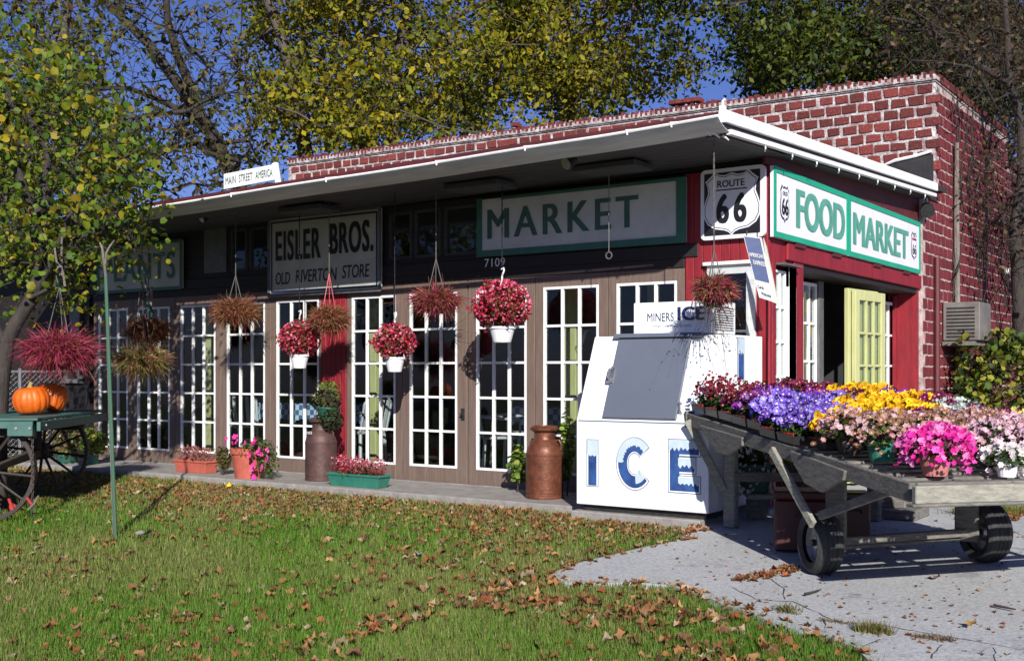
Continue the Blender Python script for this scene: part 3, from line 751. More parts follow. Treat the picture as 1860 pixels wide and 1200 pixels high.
# capping: rowlock bricks on end
mb = MB(); mb.box((-15.22,14.69,4.86),(XB-.01,14.9,4.93),Tp); mb.build('mortar_bed', M['mortar'], store)
mb = MB(); mb.box((XB-.21,14.901,4.86),(XB-.004,18.95,4.93)); mb.box((XB-.21,18.951,4.38),(XB-.004,30,4.44)); mb.build('mortar_bed', M['mortarside'], store)
x = -15.2; caps = []
while x < XB-.05: caps.append((Vector((x+.04,14.78,4.925+pzz(x)+rnd.uniform(-.012,.012))),(.042+rnd.uniform(-.014,.012),.19,.085+rnd.uniform(-.04,.03)),0)); x += .0805
for c,s,sd_ in caps[-110:]: place_brick('cap_brick', c, s, 0)
mb = MB()
for c,s,sd_ in caps[:-110]: mb.box(c-Vector(s)/2, c+Vector(s)/2)
y = 14.92
while y < 30:
    zt = 4.925 if y < 18.9 else 4.44
    mb.box((XB-.2,y+.01,zt-.06),(XB+.0,y+.075,zt+.05+rnd.uniform(-.015,.01))); y += .0805
mb.build('cap_brickwork', M['brick'], store, kind='stuff')
mb = MB(); x = -15.2
while x < XB-.05:
    h_ = rnd.uniform(-.01,.045); w_ = rnd.uniform(.03,.06); x_ = x+rnd.uniform(-.01,.02)
    mb.add([tuple(Tp(Vector(p__))) for p__ in [(x_,14.684,4.875),(x_+w_,14.684,4.875),(x_+w_,14.86,4.875),(x_,14.86,4.875),(x_+.008,14.692,4.93+h_),(x_+w_-.008,14.692,4.93+h_*rnd.uniform(.6,1.2)),(x_+w_-.008,14.85,4.93+h_),(x_+.008,14.85,4.93+h_)]],[(0,3,2,1),(4,5,6,7),(0,1,5,4),(1,2,6,5),(2,3,7,6),(3,0,4,7)]); x += .0805
mb.build('mortar_joints', M['mortar'], store, kind='stuff')
# loose bricks sitting proud on the parapet
for px,nb in ((938,1),(1225,3),(1255,2)):
    q = yp(px,200,14.78)
    for i in range(nb): place_brick('cap_brick', Vector((q.x+.11*i,14.78,5.03+pzz(q.x))), (.10,.18,.06), 0)
mb = MB(); mb.tube([(-15.2+.6*i,14.675,4.855-.008*(i%2)+pzz(-15.2+.6*i)) for i in range(20)]+[(XB+.015,14.67,4.85),(XB+.02,16,4.84),(XB+.02,18.9,4.84)],.009,5); mb.build('parapet_cable', M['black'], store)
# downpipe and grey patch beside the entry
mb = MB(); mb.tube([(XB+.04,14.62,.0),(XB+.04,14.62,2.62)],.038,8); mb.build('downpipe', M['darkred'], store)
mb = MB(); mb.tube([(XB+.03,15.62,.0),(XB+.05,15.6,1.6),(XB+.04,15.58,3.2),(XB+.05,15.55,4.2)],[.045,.04,.04,.03],7); mb.build('wall_pipe', M['palebark'], store)

# ---- things under the eaves
mb = MB(); mb.tube([yp(700,352,9.0),yp(940,312,9.0),yp(1110,290,9.0),yp(1290,268,9.0)],.012,6); mb.tube([yp(945,318,9.0)+Vector((0,0,-.02)),yp(945,318,9.0)+Vector((0,0,.12))],.03,8); mb.tube([yp(1290,268,9.0),yp(1296,300,9.0)],.012,6)
mb.build('conduit', M['conduit'], store)
for px,py in ((560,326),(870,300),(1110,262)):
    q = yp(px,py,8.75); q.z = rz(q.x,8)-.12; mb = MB(); mb.box((q.x-.32,8.6,q.z),(q.x+.32,8.95,q.z+.055)); mb.build('soffit_light_box', M['soffit'], store, bevel=.008)
def floodlight(px,py,Y,lab,dirn=(-.3,-.9,-.5)):
    q = yp(px,py,Y); t = thing('floodlight', lab, 'lamp', q)
    d = Vector(dirn).normalized(); mb = MB(); mb.tube([q-d*.05,q,q+d*.07],[.025,.045,.062],10); mb.build('lamp_housing', M['darkmetal'], t, smooth=False)
    mb = MB(); mb.tube([q+d*.071,q+d*.075],[.055,.054],10); mb.build('lens', M['steel'], t)
    mb = MB(); mb.tube([q-d*.03,q+Vector((.02,.02,.10))],.009,6); mb.build('bracket', M['darkmetal'], t)
floodlight(1038,292,8.3,'small dark floodlight clamped under the gutter above the market sign')
floodlight(375,392,8.7,'small dark lamp under the eaves left of the hanging grey panel')
q = xp(1684,376,-3.72); t = thing('floodlight','dark security lamp at the far end of the white roof edge by the brick corner','lamp',q)
mb = MB(); mb.tube([q+Vector((0,.06,.0)),q+Vector((.02,-.05,-.02)),q+Vector((.05,-.16,-.07))],[.04,.075,.085],10); mb.build('lamp_housing', M['darkmetal'], t)
mb = MB(); mb.tube([q,q+Vector((-.01,.02,.14))],.012,6); mb.build('bracket', M['white'], t)

# ---- annex on the far left
annex = thing('store_annex', 'dark lean-to at the left end of the store with one small framed window', 'building', (-15,9.7,0))
mb = MB(); mb.box((-16.6,9.75,0),(-13.62,14.6,2.95)); mb.build('wall', M['darkbrown'], annex)
mb = MB(); slab6(mb,-16.8,-13.62,8.9,14.7,-.05,.03,.1,.2); mb.build('roof', M['tar'], annex)
mb = MB(); p0 = yp(120,552,9.75); p1 = yp(150,680,9.75)
mb.box((p0.x,9.70,1.1),(p0.x+.05,9.748,p0.z)); mb.box((p1.x-.05,9.70,1.1),(p1.x,9.748,p0.z)); mb.box((p0.x+.05,9.701,p0.z-.06),(p1.x-.05,9.748,p0.z)); mb.box((p0.x-.03,9.69,1.04),(p1.x+.03,9.749,1.1)); fr = mb.build('window_frame', M['conduit'], annex)
mb = MB(); mb.box((p0.x+.05,9.73,1.1),(p1.x-.05,9.735,p0.z-.06)); mb.build('pane', M['glass'], fr)
mb = MB(); mb.box((-14.05,9.70,.03),(-13.75,9.748,2.1)); mb.build('door', M['interior'], annex)

# ================================================================== SIGNS
def front_T(Y): return lambda u, v: (u, Y, v)
def side_T(Xv): return lambda u, v: (Xv, u, v)
Y1 = YF-.06
# MARKET
s = thing('market_sign', 'long green framed board lettered MARKET in the shade of the eaves', 'sign', (-5.7,Y1,2.65))
x0,x1,z0,z1 = -6.92,-4.58,2.38,2.955
mb = MB(); mb.box((x0,Y1,z0),(x1,Y1+.03,z1)); mb.build('sign_panel', M['signshade'], s)
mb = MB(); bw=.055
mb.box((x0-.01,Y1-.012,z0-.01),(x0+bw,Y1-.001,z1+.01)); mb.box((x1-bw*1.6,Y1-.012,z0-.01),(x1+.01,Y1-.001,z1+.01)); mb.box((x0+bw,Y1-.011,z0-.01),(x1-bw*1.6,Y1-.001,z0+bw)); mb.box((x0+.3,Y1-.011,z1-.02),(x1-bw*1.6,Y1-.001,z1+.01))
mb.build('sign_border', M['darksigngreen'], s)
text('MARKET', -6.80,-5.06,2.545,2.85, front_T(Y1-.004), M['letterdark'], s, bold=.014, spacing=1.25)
# EISLER BROS.
s = thing('store_name_sign', 'cream board with black block letters naming the brothers who own the store', 'sign', (-9.1,Y1,2.5))
x0,x1,z0,z1 = -9.97,-8.24,2.09,2.99
mb = MB(); mb.box((x0,Y1-.01,z0),(x1,Y1+.03,z1)); mb.build('sign_panel', M['signcream'], s, bevel=.004)
mb = MB()
def frame_rect(mb, x0,x1,z0,z1,w_,T,th=.01):
    for a,b,c,d in ((x0,x0+w_,z0,z1),(x1-w_,x1,z0,z1),(x0+w_,x1-w_,z0,z0+w_),(x0+w_,x1-w_,z1-w_,z1)):
        mb.prism([(a,c),(b,c),(b,d),(a,d)], T, th)
frame_rect(mb,x0+.035,x1-.035,z0+.035,z1-.035,.022,lambda u,v,w_:(u,Y1-.0125-w_,v),.002); mb.build('sign_border', M['navy'], s)
mb = MB(); frame_rect(mb,x0-.015,x1+.015,z0-.015,z1+.015,.03,lambda u,v,w_:(u,Y1-.011-w_,v),.012); mb.build('sign_frame', M['conduit'], s)
T_ = front_T(Y1-.0135)
def condensed(word, x0, x1, z0, z1, T, mat, parent, bold=.05, spacing=.98, shear=0): return text(word,x0,x1,z0,z1,T,mat,parent,bold=bold,spacing=spacing,shear=shear)
condensed('EISLER', -9.86,-9.13,2.49,2.84, T_, M['black'], s, bold=.04, spacing=1.12)
condensed('BROS.', -8.99,-8.33,2.52,2.87, T_, M['black'], s, bold=.04, spacing=1.10)
condensed('OLD', -9.86,-9.62,2.215,2.36, T_, M['black'], s, bold=.012, shear=.12)
condensed('RIVERTON', -9.53,-8.88,2.225,2.375, T_, M['black'], s, bold=.012, shear=.12)
condensed('STORE', -8.80,-8.39,2.24,2.39, T_, M['black'], s, bold=.012, shear=.12)
# far left sign, PLANTS, half hidden
s = thing('plant_sign', 'shaded grey board with faded green letters at the left end above the doors', 'sign', (-12,Y1,2.6))
p0 = yp(178,512,Y1); p1 = yp(330,425,Y1)
mb = MB(); mb.box((p0.x,Y1,2.25),(p1.x,Y1+.03,2.86)); mb.build('sign_panel', M['signcream'], s)
mb = MB(); frame_rect(mb,p0.x-.01,p1.x+.01,2.24,2.87,.04,lambda u,v,w_:(u,Y1-.001-w_,v),.01); mb.build('sign_border', M['darksigngreen'], s)
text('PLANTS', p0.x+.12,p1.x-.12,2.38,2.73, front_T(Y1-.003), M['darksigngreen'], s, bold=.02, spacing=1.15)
# ROUTE 66 shield
s = thing('route_shield_sign', 'white rimmed black square sign carrying the ROUTE 66 highway shield at the corner', 'sign', (-4.15,Y1,2.6))
pa = yp(1274,432,Y1); pb = yp(1391,300,Y1)
x0,x1,z0,z1 = pa.x, pb.x, 2.375, 3.0
def rrect(x0,x1,z0,z1,r,n=5):
    P=[]
    for cx_,cz_,a0 in ((x1-r,z1-r,0),(x0+r,z1-r,PI/2),(x0+r,z0+r,PI),(x1-r,z0+r,1.5*PI)):
        for k in range(n+1): P.append((cx_+r*math.cos(a0+PI/2*k/n), cz_+r*math.sin(a0+PI/2*k/n)))
    return P
TY = lambda Y: (lambda u,v,w_: (u,Y-w_,v))
mb = MB(); mb.prism(rrect(x0,x1,z0,z1,.045), TY(Y1+.02), .035); mb.build('sign_panel', M['signlit'], s)
mb = MB(); mb.prism(rrect(x0+.035,x1-.045,z0+.035,z1-.035,.01), TY(Y1-.0155), .002); mb.build('sign_field', M['black'], s)
half = [(0,.47),(.10,.435),(.19,.445),(.27,.49),(.33,.43),(.42,.355),(.385,.27),(.375,.17),(.42,.05),(.455,-.07),(.45,-.19),(.385,-.31),(.27,-.385),(.12,-.41),(.05,-.44),(0,-.49)]
shp = half + [(-a,b) for a,b in half[::-1][1:-1]]
cx_,cz_ = (x0+x1)/2-.005,(z0+z1)/2; W_,H_ = (x1-x0)*.98,(z1-z0)*.92
def shield(sc_): return [(cx_+a*W_*sc_, cz_+b*H_*sc_) for a,b in shp]
mb = MB(); mb.prism(shield(1.0), TY(Y1-.018), .002); mb.build('shield', M['signlit'], s)
mb = MB(); mb.prism(shield(.95), TY(Y1-.0205), .001); mb.build('shield_line', M['black'], s)
mb = MB(); mb.prism(shield(.925), TY(Y1-.022), .001); mb.build('shield_face', M['signlit'], s)
mb = MB(); mb.prism([(cx_-.145,cz_+.115),(cx_+.145,cz_+.115),(cx_+.145,cz_+.126),(cx_-.145,cz_+.126)], TY(Y1-.0235), .001); mb.build('shield_bar', M['black'], s)
text('ROUTE', cx_-.135,cx_+.125,cz_+.142,cz_+.205, front_T(Y1-.0245), M['black'], s, bold=.018)
text('6', cx_-.145,cx_-.02,cz_-.175,cz_+.085, front_T(Y1-.0245), M['black'], s, bold=.06)
text('6', cx_+.02,cx_+.145,cz_-.175,cz_+.085, front_T(Y1-.0245), M['black'], s, bold=.06)
# FOOD | MARKET on the side wall
def side_board(name,label,pxa,pxb,word,wa,wb,za,zb,shield_y,extra=None):
    Xv = XS+.05; y0,y1 = Ys(pxa,Xv),Ys(pxb,Xv); z0,z1 = 2.37,2.985
    s = thing(name,label,'sign',(Xv,(y0+y1)/2,2.7))
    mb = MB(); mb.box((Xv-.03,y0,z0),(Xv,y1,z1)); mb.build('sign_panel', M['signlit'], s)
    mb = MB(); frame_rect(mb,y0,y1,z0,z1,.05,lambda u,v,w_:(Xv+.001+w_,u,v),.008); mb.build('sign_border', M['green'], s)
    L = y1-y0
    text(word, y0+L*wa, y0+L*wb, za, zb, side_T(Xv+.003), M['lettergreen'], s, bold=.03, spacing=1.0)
    sy = y0+L*shield_y; w2,h2 = extra
    for sc_,mt,o_ in ((1,M['black'],.002),(.88,M['signlit'],.0035)):
        mb = MB(); mb.prism([(sy+a*w2*sc_,2.68+b*h2*sc_) for a,b in shp], lambda u,v,w_: (Xv+o_+w_,u,v), .001); mb.build('shield', mt, s)
    return s, Xv, sy
s,Xv,sy = side_board('food_sign','green bordered white board lettered FOOD in the sun on the side wall',1405,1540,'FOOD',.27,.95,2.50,2.86,.13,(.24,.34))
text('OLD', sy-.055,sy+.055,2.755,2.79, side_T(Xv+.006), M['black'], s, bold=.01); text('66', sy-.075,sy+.075,2.58,2.73, side_T(Xv+.006), M['black'], s, bold=.02)
s,Xv,sy = side_board('market_side_sign','green bordered white board lettered MARKET nearest the brick corner',1541.5,1671,'MARKET',.05,.81,2.50,2.83,.90,(.26,.34))
text('66', sy-.075,sy+.075,2.58,2.70, side_T(Xv+.006), M['black'], s, bold=.01); text('KANSAS', sy-.08,sy+.08,2.745,2.775, side_T(Xv+.006), M['redpaint'], s, bold=.01); text('US', sy-.04,sy+.04,2.785,2.81, side_T(Xv+.006), M['redpaint'], s, bold=.01)
for py_ in (9.9,10.9,12.2,13.3): mb = MB(); mb.box((XS+.031,py_,2.33),(XS+.05,py_+.25,2.365)); mb.build('sign_bearer', M['darkred'], store)
# hanging V shaped card sign
pa,pb,pc,pd = [at(px,py,9.35) for px,py in ((1350,427),(1382,431),(1407,549),(1379,540))]
s = thing('card_sign', 'tilted blue and white hanging sign about charge cards at the corner', 'sign', pa)
nn = Vector((.25,.97,0)).normalized()*.012
mb = MB(); mb.add([pa,pb,pc,pd,pa+nn,pb+nn,pc+nn,pd+nn], [(0,1,2,3),(7,6,5,4),(0,4,5,1),(1,5,6,2),(2,6,7,3),(3,7,4,0)]); mb.build('sign_panel', M['signshade'], s)
def Tq(u,v,o=.003):   # u right 0..1, v up 0..1
    top = pa.lerp(pb,u); bot = pd.lerp(pc,u); return tuple(bot.lerp(top,v) - nn.normalized()*o)
for v0,v1 in ((.80,.98),(.29,.62)):
    mb = MB(); mb.add([Tq(.05,v0),Tq(.95,v0),Tq(.95,v1),Tq(.05,v1)],[(0,1,2,3)]); mb.build('blue_band', M['bluesign'], s)
mb = MB(); mb.add([Tq(.05,.62),Tq(.95,.62),Tq(.95,.80),Tq(.05,.80)],[(0,1,2,3)]); mb.build('middle_band', M['bluesign'], s)
text('AMERICAN', .08,.92,.665,.73, lambda u,v: Tq(u,v,.006), M['signshade'], s, bold=.03)
text('EXPRESS', .22,.95,.545,.615, lambda u,v: Tq(u,v,.006), M['signshade'], s, bold=.03)
text('Cards', .12,.50,.16,.215, lambda u,v: Tq(u,v,.006), M['black'], s, bold=.01); text('Welcome', .25,.88,.06,.115, lambda u,v: Tq(u,v,.006), M['black'], s, bold=.01)
q1,q2,q3,q4 = [at(px,py,9.5) for px,py in ((1386,432),(1392,450),(1413,552),(1402,548))]
mb = MB(); mb.add([q1,q2,q3,q4]+[p+nn for p in (q1,q2,q3,q4)], [(0,1,2,3),(7,6,5,4),(0,4,5,1),(1,5,6,2),(2,6,7,3),(3,7,4,0)]); mb.build('back_panel', M['signcream'], s)
mb = MB(); mb.tube([pa.lerp(pb,.2)+Vector((0,0,.04)),pa.lerp(pb,.2)],.006,5); mb.tube([pa.lerp(pb,.8)+Vector((0,0,.035)),pa.lerp(pb,.8)],.006,5); mb.build('hanger', M['darkmetal'], s)
# MAIN STREET AMERICA on the roof edge
a = yp(409,344,8.15); b = yp(501,327,8.15); zt = .215
s = thing('roof_sign', 'small white board lettered MAIN STREET AMERICA standing on the roof edge', 'sign', a)
za = a.z; zb2 = b.z
mb = MB(); mb.prism([(a.x,za),(b.x,zb2),(b.x,zb2+.16),(a.x,za+.16)], TY(8.15), .02); mb.build('sign_panel', M['white'], s)
def Tm(u,v): xx=a.x+(b.x-a.x)*u; return (xx, 8.127, za+(zb2-za)*u+.16*v)
text('MAIN', .04,.25,.25,.75,Tm,M['letterdark'],s,bold=.01); text('STREET', .31,.58,.25,.75,Tm,M['letterdark'],s,bold=.01); text('AMERICA', .64,.97,.25,.75,Tm,M['letterdark'],s,bold=.01)
mb = MB(); mb.box((a.x+.04,8.152,rz(a.x,8)+.0),(a.x+.08,8.19,za+.12)); mb.build('post', M['white'], s)
mb = MB(); mb.beam((b.x+.03,8.17,rz(b.x,8)+.02),(b.x-.03,8.17,zb2+.18),.045,.04); mb.build('post', M['white'], s)
# house number
q = yp(880,500,YF-.035)
text('7109', q.x, yp(917,500,YF-.035).x, 2.265,2.355, front_T(YF-.034), M['white'], store, name='house_number', bold=.0, spacing=1.05)
# posters behind the sidelight glass
mb = MB(); yy=Ys(1470,XR); mb.box((XR-.03,yy,1.45),(XR-.026,yy+.14,1.95)); mb.build('poster', pm('poster_paper',(.7,.35,.05),(.05,.12,.5),5,.6,0,lo=.45,hi=.5), store)

# ================================================================== ICE MERCHANDISER
ix0,ix1,iy0,iyb = -5.06,-3.84,8.235,9.33
zb_,zl,zt_ = .08,.79,1.505; iys = 8.54
ice = thing('ice_merchandiser','white slant-fronted ice storage bin with grey hatch and snow-capped blue ICE lettering','ice bin',(-4.45,8.8,.03))
mb = MB(); prof = [(iy0,zb_),(iyb,zb_),(iyb,zt_),(iys,zt_),(iy0,zl)]
mb.prism(prof, lambda u,v,w_: (ix0+w_,u,v), ix1-ix0); mb.build('cabinet', M['metalwhite'], ice, bevel=.008, seg=2)
mb = MB(); mb.box((ix0+.02,iy0-.004,zl-.006),(ix1-.02,iy0+.004,zl+.002)); mb.build('seam', M['iceline'], ice)
mb = MB(); mb.box((ix0+.04,iy0+.05,.026),(ix1-.04,iyb-.03,zb_-.002)); mb.build('base', M['darkmetal'], ice)
sl = Vector((0,iys-iy0,zt_-zl)); sL = sl.length; sl.normalize(); sn = Vector((0,-sl.z,sl.y))
def TI(x, v, o=0): p = Vector((x,iy0,zl)) + sl*v + sn*o; return tuple(p)
mb = MB(); mb.add([TI(x,v,o) for o in (.001,.028) for x,v in ((-4.80,.02),(-4.12,.02),(-4.12,sL-.04),(-4.80,sL-.04))],[(0,3,2,1),(4,5,6,7),(0,1,5,4),(1,2,6,5),(2,3,7,6),(3,0,4,7)]); hatch = mb.build('hatch_door', M['metalgrey'], ice, bevel=.006)
mb = MB(); mb.add([TI(x,v,o) for o in (.001,.05) for x,v in ((-4.84,sL-.035),(-4.02,sL-.035),(-4.02,sL+.0),(-4.84,sL+.0))],[(0,3,2,1),(4,5,6,7),(0,1,5,4),(1,2,6,5),(2,3,7,6),(3,0,4,7)]); mb.build('drip_rail', M['metalgrey'], ice)
mb = MB(); mb.add([TI(x,v,o) for o in (.029,.04) for x,v in ((-4.83,.33),(-4.765,.33),(-4.765,.46),(-4.83,.46))],[(0,3,2,1),(4,5,6,7),(0,1,5,4),(1,2,6,5),(2,3,7,6),(3,0,4,7)])
mb.tube([TI(-4.80,.36,.04),TI(-4.79,.37,.08),TI(-4.78,.42,.09),TI(-4.76,.47,.07)],.011,7); mb.build('latch', M['steel'], hatch)
mb = MB(); mb.tube([TI(-4.09,.08,.0),TI(-4.09,.09,.04),TI(-4.10,.16,.05),TI(-4.10,.17,.0)],.009,6); mb.build('hinge', M['steel'], ice)
mb = MB(); mb.box((ix0+.02,iys+.0,zt_-.04),(ix0+.05,iys-.003+.01,zt_-.02)); mb.build('maker_plate', M['black'], ice)
# condenser box on top
mb = MB(); mb.box((-4.72,8.62,zt_+.015),(-3.99,9.1,1.79)); cb = mb.build('condenser_box', M['metalwhite'], ice, bevel=.008, seg=2)
mb = MB(); mb.box((-4.71,8.64,zt_+.0),(-4.0,9.09,zt_+.014)); mb.build('box_base', M['darkmetal'], ice)
mb = MB()
for k in range(10): mb.box((-3.989,8.68,1.545+.021*k),(-3.984,9.05,1.545+.021*k+.009))
mb.build('vent_slots', M['conduit'], cb)
TB = front_T(8.617)
def persp(u,v): return TB(u,v)
text('MINERS', -4.585,-4.335,1.625,1.70,TB,M['navy'],ice,bold=.0); text('ICE', -4.30,-4.05,1.63,1.745,TB,M['navy'],ice,bold=.06)
text('COMPLETE', -4.55,-4.45,1.578,1.593,TB,M['iceline'],ice); text('LINE', -4.43,-4.38,1.578,1.593,TB,M['iceline'],ice); text('ICE SYSTEMS', -4.33,-4.17,1.578,1.593,TB,M['iceline'],ice)
# ICE lettering: outline, snow cap, blue body with icicle edge
def jag(u0,u1,v,h,seed):
    r2 = random.Random(seed); n_ = max(4,int((u1-u0)/.018)); P=[]
    for i in range(n_+1):
        u = u0+(u1-u0)*i/n_; P.append((u, v - (h*r2.uniform(.4,1) if i%2 else h*r2.uniform(0,.25))))
    return P
def ice_poly(poly, T, mat, o, nm): mb=MB(); mb.add([T(u,v,o) for u,v in poly],[tuple(range(len(poly)))]); return mb.build(nm,mat,ice)
def letter_I(u0,u1,v0,v1,T,seed=1):
    e=.018; ice_poly([(u0-e,v0-e*.6),(u1+e,v0-e*.6),(u1+e,v1+e),(u0-e,v1+e)],T,M['iceline'],.001,'letter_outline')
    ice_poly([(u0-e+.006,v0-e*.6+.006),(u1+e-.006,v0-e*.6+.006),(u1+e-.006,v1+e-.006),(u0-e+.006,v1+e-.006)],T,M['metalwhite'],.002,'letter_ground')
    top = v1-(v1-v0)*.30; J = jag(u0,u1,top,.03,seed)
    ice_poly([(u0,v0),(u1,v0)]+J[::-1],T,M['iceblue'],.003,'letter_body')
    ice_poly([(u0-e+.008,top+.0),(u0-e+.008,v1+e-.008),(u1+e-.008,v1+e-.008),(u1+e-.008,top)]+[(a_,b_+.004) for a_,b_ in J[::-1]],T,M['snow'],.0035,'snow_cap')
def arc(cx_,cz_,rx,rz_,a0,a1,n=20): return [(cx_+rx*math.cos(R(a0+(a1-a0)*i/n)), cz_+rz_*math.sin(R(a0+(a1-a0)*i/n))) for i in range(n+1)]
def ring_seg(c,rx0,rz0,rx1,rz1,a0,a1,T,mat,o,nm,n=24,jagr=0,seed=3):
    r2=random.Random(seed); A=arc(c[0],c[1],rx0,rz0,a0,a1,n); B=arc(c[0],c[1],rx1,rz1,a0,a1,n)
    if jagr: B=[(c[0]+(x-c[0])*(1-(jagr*r2.random() if i%2 else 0)), c[1]+(z-c[1])*(1-(jagr*r2.random() if i%2 else 0))) for i,(x,z) in enumerate(B)]
    mb=MB(); mb.add([T(u,v,o) for u,v in A+B],[(i,i+1,n+2+i,n+1+i) for i in range(n)]); return mb.build(nm,mat,ice)
TF = lambda u,v,o: (u,iy0-.0015-o,v)
def U(px,py): p = yp(px,py,iy0); return p.x,p.z
lz0 = .245; lz1 = .645
(a0,_),(a1,_) = U(1069,840),U(1084,840); letter_I(a0,a1,lz0,lz1-.03,TF,4)
c0 = U(1153,836); cu = (c0[0],.445); rx=.155; rzz=.20
ring_seg(cu,rx+.02,rzz+.02,.058,.085,38,322,TF,M['iceline'],.001,'letter_outline')
ring_seg(cu,rx+.014,rzz+.014,.064,.091,40,320,TF,M['metalwhite'],.002,'letter_ground')
ring_seg(cu,rx,rzz,.070,.100,42,318,TF,M['iceblue'],.003,'letter_body')
ring_seg(cu,rx+.014,rzz+.014,.115,.155,40,178,TF,M['snow'],.004,'snow_cap',jagr=.16)
ring_seg((cu[0],cu[1]),.13,.165,.07,.085,275,322,TF,M['snow'],.0045,'snow_cap',n=12,jagr=.3)
e0 = U(1217,836)[0]; e1 = U(1270,836)[0]; s_=.075
def rect(u0,u1,v0,v1): return [(u0,v0),(u1,v0),(u1,v1),(u0,v1)]
E_out=[(e0,lz0),(e1,lz0),(e1,lz0+.11),(e0+s_+.01,lz0+.11),(e0+s_+.01,lz0+.155),(e1-.04,lz0+.155),(e1-.04,lz0+.26),(e0+s_+.01,lz0+.26),(e0+s_+.01,lz0+.295),(e1,lz0+.295),(e1,lz1),(e0,lz1)]
def grow(P,e): 
    cxx=sum(p[0] for p in P)/len(P); czz=sum(p[1] for p in P)/len(P); return [(cxx+(a-cxx)*(1+e/.13),czz+(b-czz)*(1+e/.2)) for a,b in P]
E_r=[(e0,e0+s_,lz0,lz1),(e0,e1,lz0,lz0+.11),(e0,e1-.04,lz0+.155,lz0+.26),(e0,e1,lz0+.295,lz1)]
for i_,(a_,b_,c_,d_) in enumerate(E_r): ice_poly(rect(a_-.017,b_+.017,c_-.017,d_+.017),TF,M['iceline'],.001+.0001*i_,'letter_outline'); ice_poly(rect(a_-.011,b_+.011,c_-.011,d_+.011),TF,M['metalwhite'],.002+.0001*i_,'letter_ground')
ice_poly(E_out,TF,M['iceblue'],.003,'letter_body')
for (u0,u1,top,low,sd) in ((e0-.012,e1+.012,lz1+.012,lz1-.045,5),(e0+s_,e1-.03,lz0+.265,lz0+.215,6),(e0+s_,e1+.008,lz0+.115,lz0+.07,7)):
    ice_poly([(u0,top),(u0,low)]+jag(u0,u1,low,.038,sd)+[(u1,low),(u1,top)],TF,M['snow'],.0045,'snow_cap')
TS = lambda u,v,o: (ix1+.0015+o,u,v)
y0_,y1_ = xp(1340.5,650,ix1).y, xp(1350.5,650,ix1).y
letter_I(y0_,y1_,1.135,1.465,TS,9)
letter_I(y0_-.0,y0_+.05,.30,.62,TS,10)
for v in (.30,.42,.56): ice_poly(rect(y0_+.05,y0_+.22,v,v+.06),TS,M['iceblue'],.003,'letter_body')

# ================================================================== INSIDE THE PORCH
def check_mat():
    m,t,b = _mat('checked_cloth'); tc=t.nodes.new('ShaderNodeTexCoord'); ck=t.nodes.new('ShaderNodeTexChecker'); ck.inputs['Scale'].default_value=14
    ck.inputs[1].default_value=(.55,.62,.75,1); ck.inputs[2].default_value=(.06,.16,.38,1); t.links.new(tc.outputs['Object'],ck.inputs[0]); t.links.new(ck.outputs[0],b.inputs['Base Color']); return m
M['check']=check_mat()
def cafe_table(px,Y,label):
    q = yp(px,700,Y); q.z=.03; t = thing('cafe_table',label,'table',q,'checked tables inside the glazed porch')
    mb = MB(); mb.box((q.x-.45,Y-.4,.74),(q.x+.45,Y+.4,.76)); mb.build('tabletop', M['check'], t)
    mb = MB()
    for i in range(12):
        for (ax,ay,bx,by) in ((q.x-.45+.075*i,Y-.402,q.x-.45+.075*(i+1),Y-.402),(q.x+.452,Y-.4+.066*i,q.x+.452,Y-.4+.066*(i+1))):
            dz=.03*math.sin(i*1.3); mb.add([(ax,ay,.74),(bx,by,.74),(bx,by-.01,.52+dz),(ax,ay-.01,.52+dz)],[(0,1,2,3)])
    mb.build('tablecloth_skirt', M['check'], t)
    for sx in (-.4,.4):
        for sy_ in (-.35,.35): mb = MB(); mb.tube([(q.x+sx,Y+sy_,.03),(q.x+sx,Y+sy_,.74)],.02,8); mb.build('leg', M['darkmetal'], t)
def garden_chair(px,Y,rot,label):
    q = yp(px,700,Y); q.z=.03; t = thing('plastic_chair',label,'chair',q,'white plastic chairs inside the glazed porch'); t.rotation_euler=(0,0,rot)
    def P(x,y,z): return (x+q.x,y+q.y,z+q.z)
    mb=MB(); mb.box(P(-.22,-.22,.40),P(.22,.22,.43)); mb.build('seat',M['chair'],t,bevel=.01)
    mb=MB()
    for k in range(5): mb.beam(P(-.18+.09*k,.21,.43),P(-.19+.095*k,.30,.82),.05,.012,up=(0,1,0))
    mb.tube([P(-.23,.22,.43),P(-.24,.30,.78),P(-.15,.32,.86),P(.15,.32,.86),P(.24,.30,.78),P(.23,.22,.43)],.016,6); mb.build('backrest',M['chair'],t)
    for s_ in (-1,1):
        mb=MB(); mb.tube([P(s_*.25,-.2,.40),P(s_*.26,-.2,.62),P(s_*.26,.25,.66)],.018,6); mb.build('armrest',M['chair'],t)
        for y_ in (-.2,.2): mb=MB(); mb.tube([P(s_*.24,y_*1.15,0),P(s_*.21,y_,.40)],.022,6); mb.build('leg',M['chair'],t)
cafe_table(548,11.6,'table with blue checked cloth behind the door left of the red boards')
cafe_table(668,11.9,'table with blue checked cloth behind the door right of the red boards')
cafe_table(1010,12.2,'checked table far back behind the door beside the copper milk can')
garden_chair(450,10.9,1.2,'white plastic chair facing left behind the fourth door')
garden_chair(655,10.6,-1.6,'white plastic chair pulled up behind the first door right of the red boards')
garden_chair(905,10.7,2.4,'white plastic chair right behind the middle of the shop front')
garden_chair(935,11.6,-.6,'white plastic chair farther back behind the copper can')

